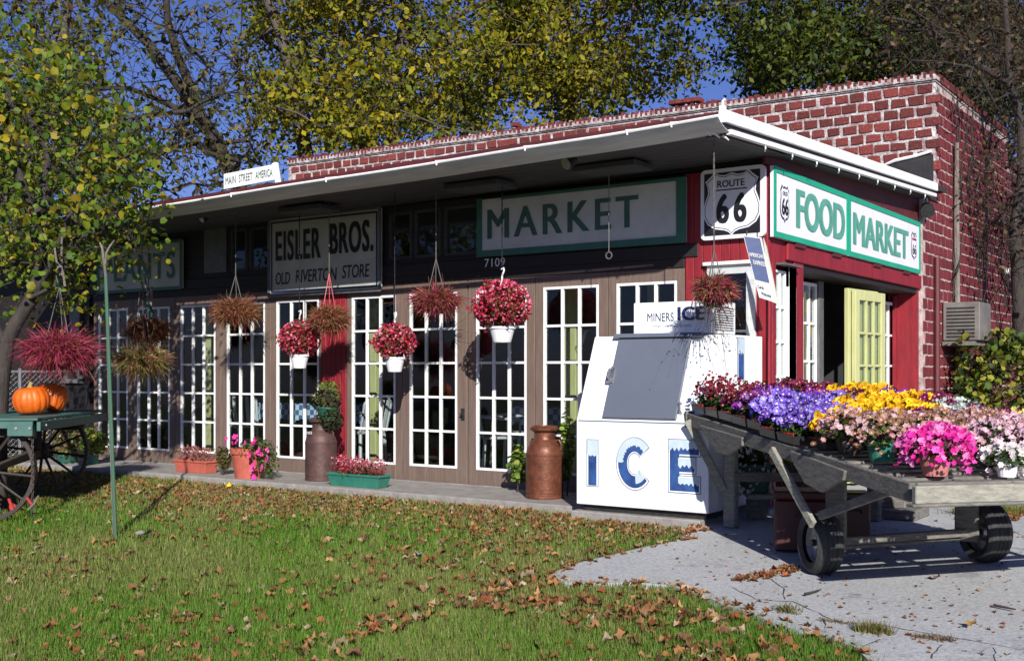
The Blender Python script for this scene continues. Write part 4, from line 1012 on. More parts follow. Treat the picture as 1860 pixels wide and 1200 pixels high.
# ================================================================== HANGING BASKETS
def chain(mb, top, bot, r=.0035): mb.tube([top, bot], r, 5)
PINKCOL = [(.42,.035,.11),(.32,.03,.08),(.50,.09,.18),(.25,.05,.05),(.35,.12,.08),(.20,.05,.03)]
BROWNC = [(.30,.10,.05),(.22,.07,.05),(.34,.16,.07),(.28,.05,.05),(.16,.10,.04),(.35,.22,.10)]
YELG = [(.32,.28,.08),(.22,.22,.06),(.38,.30,.12),(.16,.17,.05),(.30,.14,.08),(.38,.12,.12)]
BEGL = [(.34,.02,.04),(.42,.035,.07),(.20,.03,.02),(.24,.12,.04),(.13,.13,.03),(.48,.10,.13)]
BEGF = [(.62,.06,.16),(.70,.22,.32),(.50,.02,.05)]
def basket(px, py, wpx, hpx, Y, label, kind='trail', palette=BROWNC, top_py=None, potmat=None, pot=True, dcam=None, hookmat=None, plant_label=None):
    c = yp(px,py,Y) if dcam is None else at(px,py,dcam)
    d = FV[0]*c.x+FV[1]*c.y; Wd = wpx*d/F_PX; Hh = hpx*d/F_PX
    if kind == 'trail':
        t = thing('hanging_basket', label, 'hanging plant', (c.x,c.y,c.z), 'flower baskets hung along the store front')
        mb = MB(); r = Wd*.20; mb.lathe([(0,-.10),(r*.7,-.10),(r,.02),(r*.95,.02),(r*.9,-.01),(0,-.01)],c+Vector((0,0,-Hh*.05)),16); mb.build('pot', potmat or M['blacktray'], t, smooth=False)
        n = int(2300*min(2.2,Wd/.6)*min(1.6,(Hh/.35)))
        V,F,Cc = merge(fuzzy((c.x,c.y,c.z), n, Wd*.46, Hh*.50, .011, palette, L=Wd*.15),
                       strands((c.x,c.y,c.z+Hh*.05), n//14, Wd*.56, .007, palette, spread=1.0, rise=.40, droop=Hh/Wd*.55, segs=4, jitter=.6, rim=Wd*.1),
                       leafset(np.array(c)+unit(n)*rng.uniform(.2,1,(n,1))**.5*[Wd*.38,Wd*.38,Hh*.36], .026, palette))
        npmesh('foliage', V, F, Cc, M['leaf'], t)
        ztop = c.z+Hh*.1
    else:
        # py is the centre of the flowers, the white pot hangs below
        t = thing('hanging_basket', label, 'hanging plant', (c.x,c.y,c.z), 'flower baskets hung along the store front')
        pr = .105*Wd/.45 if Wd>.5 else .105; zc = c.z-Hh*.5
        mb = MB(); mb.lathe([(0,-.13),(pr*.62,-.13),(pr*.66,-.125),(pr*.93,.0),(pr*1.02,.0),(pr*1.02,.02),(pr*.95,.02),(pr*.9,-.01),(0,-.01)],(c.x,c.y,zc),24); mb.build('pot', M['whitepot'], t, smooth=False)
        n = int(2600*(Wd/.45)**2)
        P = unit(n)*rng.uniform(.02,1,(n,1))**.4; P[:,2] = np.maximum(P[:,2],-.85+rng.uniform(0,.2,n))
        P = P*[Wd*.46,Wd*.46,Hh*.5]*(1+.16*np.sin(P[:,0:1]*5+P[:,2:3]*4+c.x)+.12*np.sin(P[:,1:2]*9+P[:,0:1]*8+1)+rng.normal(0,.06,(n,1)))+np.array(c)
        V,F,Cc = leafset(P, .042, BEGL if kind=='begonia' else palette, up=.3, nrm=(P-np.array(c)))
        n2=int(n*.30); P2=unit(n2)*[Wd*.5,Wd*.5,Hh*.53]; P2=P2[P2[:,2]>-Hh*.34]+np.array(c)
        npmesh('foliage', V, F, Cc, M['leaf'], t)
        V,F,Cc = blossoms(P2, .026, BEGF, spread=.8, petals=3); npmesh('blossoms', V, F, Cc, M['petal'], t)
        mb = MB()
        for k in range(3): a=2*PI*k/3+.4; mb.tube([(c.x+pr*math.cos(a),c.y+pr*math.sin(a),zc),(c.x+Wd*.1*math.cos(a),c.y+Wd*.1*math.sin(a),c.z+Hh*.3),(c.x,c.y,c.z+Hh*.52)],.004,5)
        mb.build('hanger', M['whitepot'], t)
        z0 = c.z+Hh*.50; mb=MB(); mb.tube([(c.x,c.y,z0),(c.x,c.y,z0+.05),(c.x+.018,c.y-.01,z0+.075),(c.x+.03,c.y-.01,z0+.10),(c.x+.018,c.y,z0+.125),(c.x-.008,c.y,z0+.115)],.0085,6); mb.build('hook', M['whitepot'], t)
        ztop = z0+.12
    if kind=='trail':
        mb = MB(); hz = c.z+Hh*.1+ (.26 if top_py is None else 0); 
        if top_py is not None: hz = CAM_H+(HY-top_py)/F_PX*d
        for k in range(3): a=2*PI*k/3+.2; mb.tube([(c.x+Wd*.19*math.cos(a),c.y+Wd*.19*math.sin(a),c.z),(c.x,c.y,hz)],.0045,5)
        mb.build('hanger', hookmat or M['rope'], t); ztop = hz
    zc = rz(c.x,8)-.05
    if dcam is None and ztop < zc:
        mb = MB(); z=ztop; i=0
        while z < zc:
            z1=min(zc,z+.028); 
            mb.box((c.x-.006 if i%2 else c.x-.002, c.y-.002 if i%2 else c.y-.006, z),(c.x+.006 if i%2 else c.x+.002, c.y+.002 if i%2 else c.y+.006, z1+.004)); z=z1; i+=1
        mb.build('chain', M['darkmetal'] if kind!='trail' else M['rope'], t)
    return t
basket(270,603,92,58,8.75,'small dry reddish brown basket above the yellow-green one at the left doors','trail',BROWNC)
basket(258,657,118,62,8.05,'yellow-green trailing basket hanging low in front of the second door','trail',YELG,top_py=505)
basket(428,568,104,58,8.75,'reddish brown basket hung between the third and fourth doors','trail',BROWNC,top_py=500)
basket(598,582,88,66,8.75,'brown trailing basket on a pink hanger below the store name sign','trail',BROWNC,top_py=497,potmat=M['terracotta'],hookmat=M['pinkhanger'])
basket(792,548,112,56,8.75,'dusty pink airy basket on a long chain left of the house number','trail',PINKCOL+BROWNC,top_py=470)
basket(1297,530,100,74,8.22,'red and green straggly basket hung by the ice bin corner','trail',BROWNC+PINKCOL[:3]+[(.10,.13,.04),(.08,.10,.03)],top_py=455)
basket(544,616,76,62,8.75,'red begonia basket in a white pot left of the red boards','begonia')
basket(717,621,78,62,8.75,'begonia basket with white pot and white hook right of the red boards','begonia')
basket(912,554,106,86,8.75,'largest full round red begonia basket in a white pot under the house number','begonia')
basket(108,640,150,88,8.6,'wide magenta trailing basket hanging behind the pumpkins','trail',PINKCOL,dcam=11.0,top_py=520)
# thin straggling stems below the corner basket
t = [o for o in C.objects if o.get('label','').startswith('red and green straggly')][0]
c = yp(1297,545,8.22); V,F,Cc = strands(c,60,.38,.006,[(.10,.08,.05),(.14,.07,.04),(.07,.08,.03)],spread=.6,rise=.2,droop=1.5,segs=5,jitter=.7)
lf = leafset(V[rng.integers(0,len(V),500)], .018, [(.08,.09,.03),(.16,.07,.05)]); npmesh('straggling_stems', *merge((V,F,Cc),lf), M['leaf'], t)
# empty plant hook under the market sign
q = yp(1106,468,8.75); t = thing('ceiling_hook','empty ring hook on a thin rod hanging in front of the market board','hook',q)
mb = MB(); mb.tube([(q.x,q.y,rz(q.x,8)-.05),(q.x,q.y,q.z+.05)],.004,5); mb.build('rod', M['conduit'], t)
mb = MB(); mb.tube([(q.x+.03*math.cos(2*PI*k/12),q.y,q.z+.02+.03*math.sin(2*PI*k/12)) for k in range(12)],.006,5,closed=True); mb.build('ring', M['conduit'], t)
# magenta basket's cord
q = at(118,520,11.0); q2 = at(108,430,11.0); t = [o for o in C.objects if str(o.get('label','')).startswith('wide magenta')][0]
mb = MB(); mb.tube([q,at(114,490,11.0),at(105,478,11)],.012,6); mb.tube([at(112,500,11),at(112,440,11),at(116,410,11)],.010,6); mb.tube([at(108,500,11),at(102,470,11),at(98,440,11)],.010,6); mb.build('cord', M['palebark'], t)
mb = MB(); mb.beam(at(104,500,11)-Vector((0,0,.0)),at(112,530,11),.03,.02); mb.build('clip', M['polegreen'], t)
q = at(272,520,12.6); t = thing('forked_stick','green clip and pale forked stick above the yellow-green basket','hook',q)
mb = MB(); mb.beam(at(262,497,12.6),at(272,560,12.6),.025,.02); mb.beam(at(276,520,12.6),at(274,560,12.6),.02,.02); mb.build('fork', M['palebark'], t)
mb = MB(); mb.beam(at(266,545,12.55),at(278,575,12.55),.06,.03); mb.build('clip', M['darkgreenpot'], t)

# ================================================================== POTS AND CANS ON THE SLAB
def bushy(t, c, rx, ry, rzv, n, size, palette, name='foliage', shape='rhomb', mat=None, up=.35):
    P = unit(n)*rng.uniform(.3,1,(n,1))**.45*[rx,ry,rzv]; k = rng.integers(0,7,n); off = unit(7)*[rx*.3,ry*.3,rzv*.25]
    P = P*.8+off[k]; P[:,2] = np.where(P[:,2]<-rzv*.7,-rzv*.7+rng.uniform(0,.03,n),P[:,2]); P += np.array(c)
    V,F,Cc = leafset(P, size, palette, up=up, shape=shape, nrm=(P-np.array(c))/max(rx,rzv)); return npmesh(name, V, F, Cc, mat or M['leaf'], t)
def flowers(t, c, rx, ry, rzv, n, size, palette, face=(-.2,-1,.5), center=None, name='blossoms', low=-.3, petals=6):
    P = unit(n)*rng.uniform(.88,1.06,(n,1)); P[:,2] = np.abs(P[:,2])*(1) + low*rng.uniform(0,1,n)*(rng.uniform(0,1,n)<.4); P = P*[rx,ry,rzv]+np.array(c)
    V,F,Cc = blossoms(P,size,palette,face=face,center=center,petals=petals); return npmesh(name,V,F,Cc,M['petal'],t)
GRN = [(.05,.10,.02),(.08,.15,.03),(.04,.07,.02),(.11,.17,.04)]
DKG = [(.02,.045,.015),(.035,.06,.02),(.05,.09,.02)]
def trough(px0,px1,py,Y,label,mat,zb,h,plants, w=.2):
    a = yp(px0,py,Y); b = yp(px1,py,Y); L=b.x-a.x; t = thing('planter_trough',label,'planter',((a.x+b.x)/2,Y,zb)); cx0=(a.x+b.x)/2
    mb=MB(); 
    def rc(z,l,ww,o): return [(cx0-l/2,Y-ww/2,z),(cx0+l/2,Y-ww/2,z),(cx0+l/2,Y+ww/2,z),(cx0-l/2,Y+ww/2,z)]
    lv=[(0,.88,.8),(h*.82,.97,.95),(h*.82,1.02,1.06),(h,1.02,1.06),(h,.95,.9),(h*.85,.93,.85)]
    vs=[p for z,l,ww in lv for p in rc(zb+z,L*l,w*ww,0)]; fs=[(3,2,1,0)]+[(i*4+k,i*4+(k+1)%4,(i+1)*4+(k+1)%4,(i+1)*4+k) for i in range(5) for k in range(4)]+[(20,21,22,23)]
    mb.add(vs,fs); mb.build('trough',mat,t,bevel=.004)
    mb=MB(); mb.box((cx0-L*.46,Y-w*.4,zb+h*.8),(cx0+L*.46,Y+w*.4,zb+h*.9)); mb.build('soil',M['soil'],t)
    return t,cx0,L,zb+h
t,cx0,L,zt2 = trough(605,700,890,8.62,'green plastic trough of upright pink-red begonias on the slab',M['greenpot'],.03,.135,0,.2)
for i in range(1): 
    n=900; P=np.stack([rng.uniform(cx0-L*.46,cx0+L*.46,n),rng.normal(8.62,.06,n),zt2+rng.uniform(0,.17,n)*(.6+.4*np.sin(rng.uniform(0,9,n)))],1)
    npmesh('foliage',*leafset(P,.03,[(.36,.03,.06),(.25,.04,.03),(.45,.10,.13),(.14,.10,.03)]),M['leaf'],t); P2=P[P[:,2]>zt2+.08][:240]; npmesh('blossoms',*blossoms(P2,.022,[(.70,.12,.22),(.75,.35,.40)],petals=3),M['petal'],t)
t,cx0,L,zt2 = trough(327,386,866,8.75,'red terracotta trough with pale pink foliage at the foot of the third door',M['terracotta'],.03,.15,0,.2)
n=420; P=np.stack([rng.uniform(cx0-L*.42,cx0+L*.4,n),rng.normal(8.75,.06,n),zt2+rng.uniform(0,.15,n)],1)
npmesh('foliage',*leafset(P,.034,[(.45,.14,.14),(.38,.06,.08),(.30,.18,.10)]),M['leaf'],t)
# terracotta tub with pink petunias
q = yp(452,872,8.65); q.z=.03; t = thing('terracotta_tub','round terracotta tub with bright pink petunias spilling down its right side','flower pot',q)
mb=MB(); mb.lathe([(0,0),(.15,0),(.19,.27),(.205,.27),(.205,.33),(.18,.33),(.17,.29),(0,.29)],q,28); mb.build('tub',M['terracotta'],t)
bushy(t,q+Vector((.12,0,.32)),.26,.2,.13,700,.035,GRN+[(.12,.10,.04)]); bushy(t,q+Vector((.34,-.05,.17)),.15,.12,.2,450,.032,GRN+[(.14,.10,.05)],name='trailing_foliage')
P=np.array([[q.x+a,q.y-.16+rng.uniform(-.05,.05),q.z+b] for a,b in [(-.18,.42),(-.10,.40),(-.02,.45),(.05,.42),(.10,.38),(.20,.38),(.27,.44),(.33,.40),(.36,.33),(.30,.30),(.40,.28),(.24,.26),(.44,.22),(.30,.18),(.22,.14),(.34,.10),(.28,.05),(.40,.13),(.16,.30),(.46,.33),(.25,.10)]])
npmesh('blossoms',*blossoms(np.repeat(P,2,0)+rng.normal(0,.012,(len(P)*2,3)),.062,[(.85,.05,.35),(.75,.03,.28),(.90,.12,.42)],spread=.5),M['petal'],t)
q = yp(404,868,8.7); q.z=.03; t = thing('dried_plant','dry brown wilted plant between the terracotta trough and the tub','plant',q)
bushy(t,q+Vector((0,0,.17)),.11,.1,.16,600,.04,[(.14,.10,.04),(.10,.08,.04),(.18,.13,.05),(.10,.12,.03)]); mb=MB(); mb.tube([q,q+Vector((0,0,.2))],.02,6); mb.build('stem',M['darkbark'],t)
def milk_can(px,py,wpx,hpx,label,mat,zb=.03):
    q = gp(px,py); q.z=zb; d=FV[0]*q.x+FV[1]*q.y; r=wpx*d/F_PX/2; H=hpx*d/F_PX
    t = thing('milk_can',label,'milk can',q)
    P=[(0,0),(.96,0),(1,.01),(1,.045),(.97,.05),(.97,.075),(1,.08),(1,.09),(.985,.095),(.985,.59),(1,.595),(1,.615),(.97,.625),(.92,.68),(.80,.74),(.64,.79),(.56,.815),(.545,.83),(.55,.905),(.62,.925),(.74,.935),(.76,.945),(.76,.965),(.70,.985),(.60,1.0),(.5,1.0),(.48,.985),(0,.98)]
    mb=MB(); mb.lathe([(a*r,b*H) for a,b in P],q,36); mb.build('can_body',mat,t,smooth=False)
    for s_ in (-1,1):
        mb=MB(); mb.tube([q+Vector((s_*r*.62,.02,H*.80)),q+Vector((s_*r*.86,.02,H*.80)),q+Vector((s_*r*.97,.02,H*.75)),q+Vector((s_*r*.93,.02,H*.67))],.010,7); mb.build('handle',mat,t)
    for o in t.children:
        if o.name.startswith('can_body'):
            o.data.polygons.foreach_set('use_smooth',[True]*len(o.data.polygons))
            e=o.modifiers.new('edges','EDGE_SPLIT'); e.split_angle=R(28)
    return t,q,r,H
t,q,r,H = milk_can(989,911,69,131,'copper brown painted milk can standing beside the ice bin',M['copper'])
mb=MB(); mb.box((q.x-.02,q.y-r-.002,q.z+.012),(q.x-.01,q.y-r+.004,q.z+.03)); mb.build('foot_rivet',M['rustcan'],t)
t,q,r,H = milk_can(583,877,58,113,'dark rusty milk can in front of the red boards with a plant on top',M['rustcan'])
text('103',q.x-.04,q.x+.035,q.z+H*.745,q.z+H*.79,lambda u,v:(u,q.y-r*.93-.01,v),M['white'],t,bold=.02)
t = thing('potted_plant','bushy green and purple plant in a dark pot balanced on the rusty milk can','potted plant',q+Vector((.1,0,H)))
c=q+Vector((.10,0,H)); mb=MB(); mb.lathe([(0,0),(.09,0),(.12,.10),(.13,.10),(.13,.12),(0,.11)],c,20); mb.build('pot',M['darkgreenpot'],t)
bushy(t,c+Vector((0,0,.22)),.18,.16,.16,900,.045,[(.04,.06,.02),(.09,.13,.03),(.05,.025,.03),(.14,.09,.03),(.03,.03,.02)]); bushy(t,c+Vector((.05,-.04,.0)),.18,.12,.16,500,.04,DKG+[(.05,.03,.03)],name='trailing_foliage')
bushy(t,c+Vector((0,0,.34)),.16,.12,.07,260,.04,[(.12,.22,.04),(.20,.26,.05),(.16,.08,.03)],name='young_leaves')
# left green pots
for px,py,w_,lab,pl in ((122,846,40,'dark green trough of mixed bushy plants under the far left doors',[(.10,.12,.04),(.16,.12,.05),(.05,.08,.03),(.22,.13,.08),(.18,.20,.05)]),(168,848,22,'small round green pot of yellow-green leaves at the left end of the doors',[(.20,.30,.04),(.13,.20,.03),(.28,.26,.05)])):
    q=gp(px,py); q.z=.0; t=thing('flower_pot',lab,'flower pot',q); d=FV[0]*q.x+FV[1]*q.y; r=w_*d/F_PX/2
    mb=MB(); mb.lathe([(0,0),(r*.8,0),(r,.12),(r*1.05,.12),(r*1.05,.14),(0,.13)],q,20); mb.build('pot',M['greenpot'] if w_<30 else M['darkgreenpot'],t)
    bushy(t,q+Vector((0.02,0,.30)),r*1.9 if w_>30 else r*2.2,.2,.28 if w_>30 else .2,900,.05,pl)
    if w_>30: npmesh('blossoms',*blossoms(np.array(q)+rng.normal(0,1,(30,3))*[r,.1,.1]+[0,-.1,.3],.03,[(.5,.35,.1),(.6,.3,.25)]),M['petal'],t)
# green vine plants beside the copper can
for px,py,rx_,rzv,lab in ((940,895,.09,.22,'leafy green vine growing up left of the copper milk can'),(1030,905,.07,.40,'leafy plant squeezed between the copper milk can and the ice bin')):
    q=yp(px,py,9.1); q.z=.03; t=thing('leafy_plant',lab,'plant',q)
    mb=MB(); mb.tube([q+Vector((0,0,.0)),q+Vector((.03,0,.4)),q+Vector((-.02,-.02,rzv*1.7))],.008,5); mb.build('stem',M['darkbark'],t)
    bushy(t,q+Vector((0,0,.04+rzv*1.0)),rx_,.08,rzv,230,.055,[(.10,.19,.03),(.20,.30,.05),(.06,.11,.02),(.28,.30,.06)],shape='heart')
q=yp(965,800,9.2)

# ================================================================== FLOWER CART
Wd_ = Vector((.682,.731,0)); Ld_ = Vector((.731,-.682,0)); F0 = Vector((-1.622,6.016,0))
def K(a,b,z): p = F0 - Ld_*a + Wd_*b; return Vector((p.x,p.y,z))
def dz_(a): return .615+.0780*a            # deck top height
CL, CWd = 3.28, 1.52
cart = thing('flower_cart','weathered grey timber two-wheeled cart with a slatted sloping deck carrying flowers','cart',K(1.4,.6,g(6.9)))
def cbeam(nm,a0,b0,z0,a1,b1,z1,wd,h,mat='wood',up=(0,0,1)):
    mb=MB(); mb.beam(K(a0,b0,z0),K(a1,b1,z1),wd,h,up); return mb.build(nm,M[mat],cart,bevel=.005)
for b in (.0,CWd): cbeam('side_rail',0.06,b,dz_(.06)-.05,CL,b,dz_(CL)-.05,.04,.10)
cbeam('centre_rail',.06,CWd*.5,dz_(.06)-.075,CL-.03,CWd*.5,dz_(CL)-.075,.04,.09)
cbeam('front_board',0,-.03,.565,0,CWd+.1,.565,.04,.092,'woodlight'); cbeam('front_strip',-.01,-.06,.512,-.01,CWd*.8,.512,.07,.016,'wood')
cbeam('rear_board',CL,-.03,dz_(CL)-.05,CL,CWd+.05,dz_(CL)-.05,.04,.13)
a=.05
while a < CL-.04:
    cbeam('deck_slat',a+.045,.022,dz_(a+.045)-.012,a+.045,CWd-.022,dz_(a+.045)-.012,.088,.02); a+=.145
def cprism(nm,poly,b,th,mat='wood'):
    mb=MB(); mb.prism([(a_,z_) for a_,z_ in poly], lambda u,v,w_: tuple(K(u,b+w_,v)), th); return mb.build(nm,M[mat],cart,bevel=.004)
for b in (-.041,CWd+.021):
    cprism('gusset_plate',[(2.95,.79),(2.15,.74),(2.15,.681),(2.38,.596),(2.61,.603),(2.90,.74)],b,.02)
    cprism('gusset_plate',[(1.40,.70),(.70,.63),(.72,.574),(.98,.475),(1.2,.51),(1.38,.64)],b,.02)
gl = lambda a,b: g(K(a,b,0).y)
# rear legs, wheel posts
for a_,b_ in ((3.07,.27),(2.93,1.43)):
    p=K(a_,b_,0); mb=MB(); mb.beam((p.x,p.y,g(p.y)+.012),(p.x,p.y,dz_(a_)-.07),.085,.10,(1,0,0)); mb.build('leg',M['woodlight'] if b_<1 else M['wood'],cart,bevel=.012)
cbeam('brace',3.2,-.04,dz_(3.2)-.05,3.06,.21,.27,.03,.06,'woodlight')
cbeam('brace',1.66,-.045,.69,1.20,.02,.25,.03,.06,'woodlight'); cbeam('brace',1.18,.055,.31,.30,.05,.57,.03,.055); cbeam('cross_brace',3.0,.27,.38,2.93,1.43,.36,.04,.07)
WR=.20
wheels=[(1.36,.15),(1.32,1.30)]
pz=[]
for k,(a_,b_) in enumerate(wheels):
    p=K(a_,b_,0); gz_=g(p.y)+.012; hub=Vector((p.x,p.y,gz_+WR)); pz.append(hub)
    ib = .11 if k==0 else -.13
    q=K(a_,b_+ib,0); mb=MB(); mb.beam((q.x,q.y,hub.z-.06),(q.x,q.y,dz_(a_)-.07),.045,.13 if k==0 else .15,(1,0,0)); mb.build('wheel_post',M['wood'],cart,bevel=.008)
    Tm = Matrix.Rotation(math.atan2(Wd_.y,Wd_.x),3,'Z') @ Matrix.Rotation(R(90),3,'Y')
    if k==0: Tm = Matrix.Rotation(R(-5),3,'Z') @ Tm
    mb=MB(); tw=.088; prof=[(WR-.075,-tw*.8),(WR-.03,-tw),(WR-.012,-tw*.8),(WR-.002,-tw*.55)]
    for g_ in (-.33,0,.33): prof += [(WR,tw*(g_-.12)),(WR-.008,tw*(g_-.03)),(WR-.008,tw*(g_+.03)),(WR,tw*(g_+.12))]
    prof += [(WR-.002,tw*.55),(WR-.012,tw*.8),(WR-.03,tw),(WR-.075,tw*.8)]
    mb.lathe([(r_,z_) for r_,z_ in prof],hub,40,Tm); wh = mb.build('wheel',M['rubber'],cart,smooth=False)
    mb=MB(); mb.lathe([(WR-.074,-.045),(WR-.085,-.05),(WR-.09,-.02),(WR-.14,-.01),(WR-.16,-.035),(.0,-.035)],hub,20,Tm); mb.lathe([(WR-.074,.045),(WR-.085,.05),(WR-.09,.02),(WR-.14,.01),(WR-.16,.035),(.0,.035)],hub,20,Tm); mb.build('rim',M['steel'],wh)
    mb=MB(); ax=Tm@Vector((0,0,1)); mb.tube([hub-ax*.06,hub+ax*.06],.022,8); mb.build('hub',M['darkmetal'],wh)
mb=MB(); mb.beam(pz[0]+Wd_*.08,pz[1]-Wd_*.08,.05,.05); mb.build('axle',M['wood'],cart,bevel=.005)
mb=MB(); mb.beam(pz[0]+Wd_*.1-Ld_*.06+Vector((0,0,-.045)),pz[1]-Wd_*.1-Ld_*.06+Vector((0,0,-.045)),.10,.022); mb.build('axle_board',M['wood'],cart,bevel=.004)

# plants on the cart
SPEC = {
 'maroon':dict(c=[(.10,.008,.03),(.16,.012,.06),(.22,.02,.10),(.06,.006,.03)],ctr=[(.6,.4,.05)],s=.046,lab='dark maroon pansies'),
 'redsnap':dict(c=[(.22,.02,.03),(.30,.04,.05),(.15,.01,.03)],ctr=None,s=.03,lab='small dark red snapdragons'),
 'violet':dict(c=[(.17,.10,.55),(.24,.15,.64),(.13,.05,.40),(.34,.26,.72)],ctr=[(.8,.7,.6)],s=.052,lab='violet blue pansies'),
 'purple':dict(c=[(.20,.02,.30),(.28,.05,.38),(.12,.01,.16),(.35,.15,.5)],ctr=[(.8,.6,.2)],s=.048,lab='deep purple pansies'),
 'yellow':dict(c=[(.85,.50,.01),(.90,.58,.02),(.80,.40,.01)],ctr=[(.55,.12,.01)],s=.058,lab='bright yellow pansies'),
 'burgundy':dict(c=[(.24,.01,.08),(.14,.008,.06),(.30,.02,.14),(.09,.006,.05)],ctr=[(.7,.5,.3)],s=.055,lab='burgundy pansies'),
 'silver':dict(c=[(.50,.56,.52),(.62,.66,.62)],ctr=None,s=.03,lab='silver white dusty miller'),
 'mum':dict(c=[(.42,.19,.18),(.55,.30,.32),(.34,.15,.10),(.60,.40,.44),(.30,.17,.10),(.22,.10,.06)],ctr=[(.6,.5,.3)],s=.040,lab='pale dusty pink chrysanthemums'),
 'mumpink':dict(c=[(.68,.40,.50),(.72,.50,.58),(.60,.36,.42)],ctr=[(.75,.7,.6)],s=.042,lab='light pink chrysanthemums'),
 'orange':dict(c=[(.80,.42,.12),(.82,.52,.22),(.75,.34,.12),(.45,.2,.1)],ctr=None,s=.036,lab='apricot orange chrysanthemums'),
 'hotpink':dict(c=[(.75,.03,.33),(.85,.10,.45),(.62,.02,.24),(.85,.25,.55)],ctr=None,s=.038,lab='hot pink chrysanthemums'),
 'white':dict(c=[(.75,.72,.68),(.80,.72,.72)],ctr=None,s=.036,lab='white chrysanthemums'),
 'lemon':dict(c=[(.85,.75,.10),(.88,.80,.2)],ctr=None,s=.032,lab='lemon yellow button flowers'),
}
SEEDS = [(1290,722,'redsnap'),(1330,735,'redsnap'),(1345,725,'maroon'),(1385,715,'maroon'),(1370,752,'maroon'),(1430,708,'purple'),(1410,750,'violet'),(1400,735,'purple'),(1450,750,'violet'),(1490,755,'violet'),(1470,728,'violet'),
 (1460,695,'maroon'),(1500,700,'maroon'),(1440,720,'purple'),(1480,712,'purple'),(1530,735,'maroon'),(1515,740,'purple'),(1500,745,'yellow'),(1527,698,'silver'),(1560,735,'yellow'),(1535,715,'yellow'),(1570,712,'yellow'),(1600,738,'yellow'),(1590,765,'yellow'),(1625,770,'yellow'),(1520,765,'yellow'),
 (1660,765,'yellow'),(1670,735,'yellow'),(1640,735,'purple'),(1620,720,'violet'),(1700,765,'burgundy'),(1740,755,'burgundy'),(1780,775,'burgundy'),(1730,790,'burgundy'),(1700,740,'silver'),(1745,748,'silver'),(1785,745,'burgundy'),
 (1470,790,'mum'),(1500,800,'orange'),(1550,790,'mum'),(1530,805,'orange'),(1520,825,'mum'),(1560,820,'mumpink'),(1600,800,'mum'),(1620,830,'mumpink'),(1580,845,'mumpink'),(1650,810,'mum'),(1700,800,'mum'),(1660,850,'hotpink'),(1700,835,'hotpink'),(1735,850,'hotpink'),
 (1770,838,'white'),(1750,815,'mum'),(1800,800,'mum'),(1830,830,'mumpink'),(1820,775,'lemon'),(1850,800,'mum'),(1850,830,'mumpink'),(1860,770,'lemon'),(1640,790,'mum'),(1900,780,'burgundy'),(1950,830,'mumpink'),(2000,800,'yellow'),(2050,830,'hotpink')]
camv = Vector((0,0,CAM_H))
count = {}
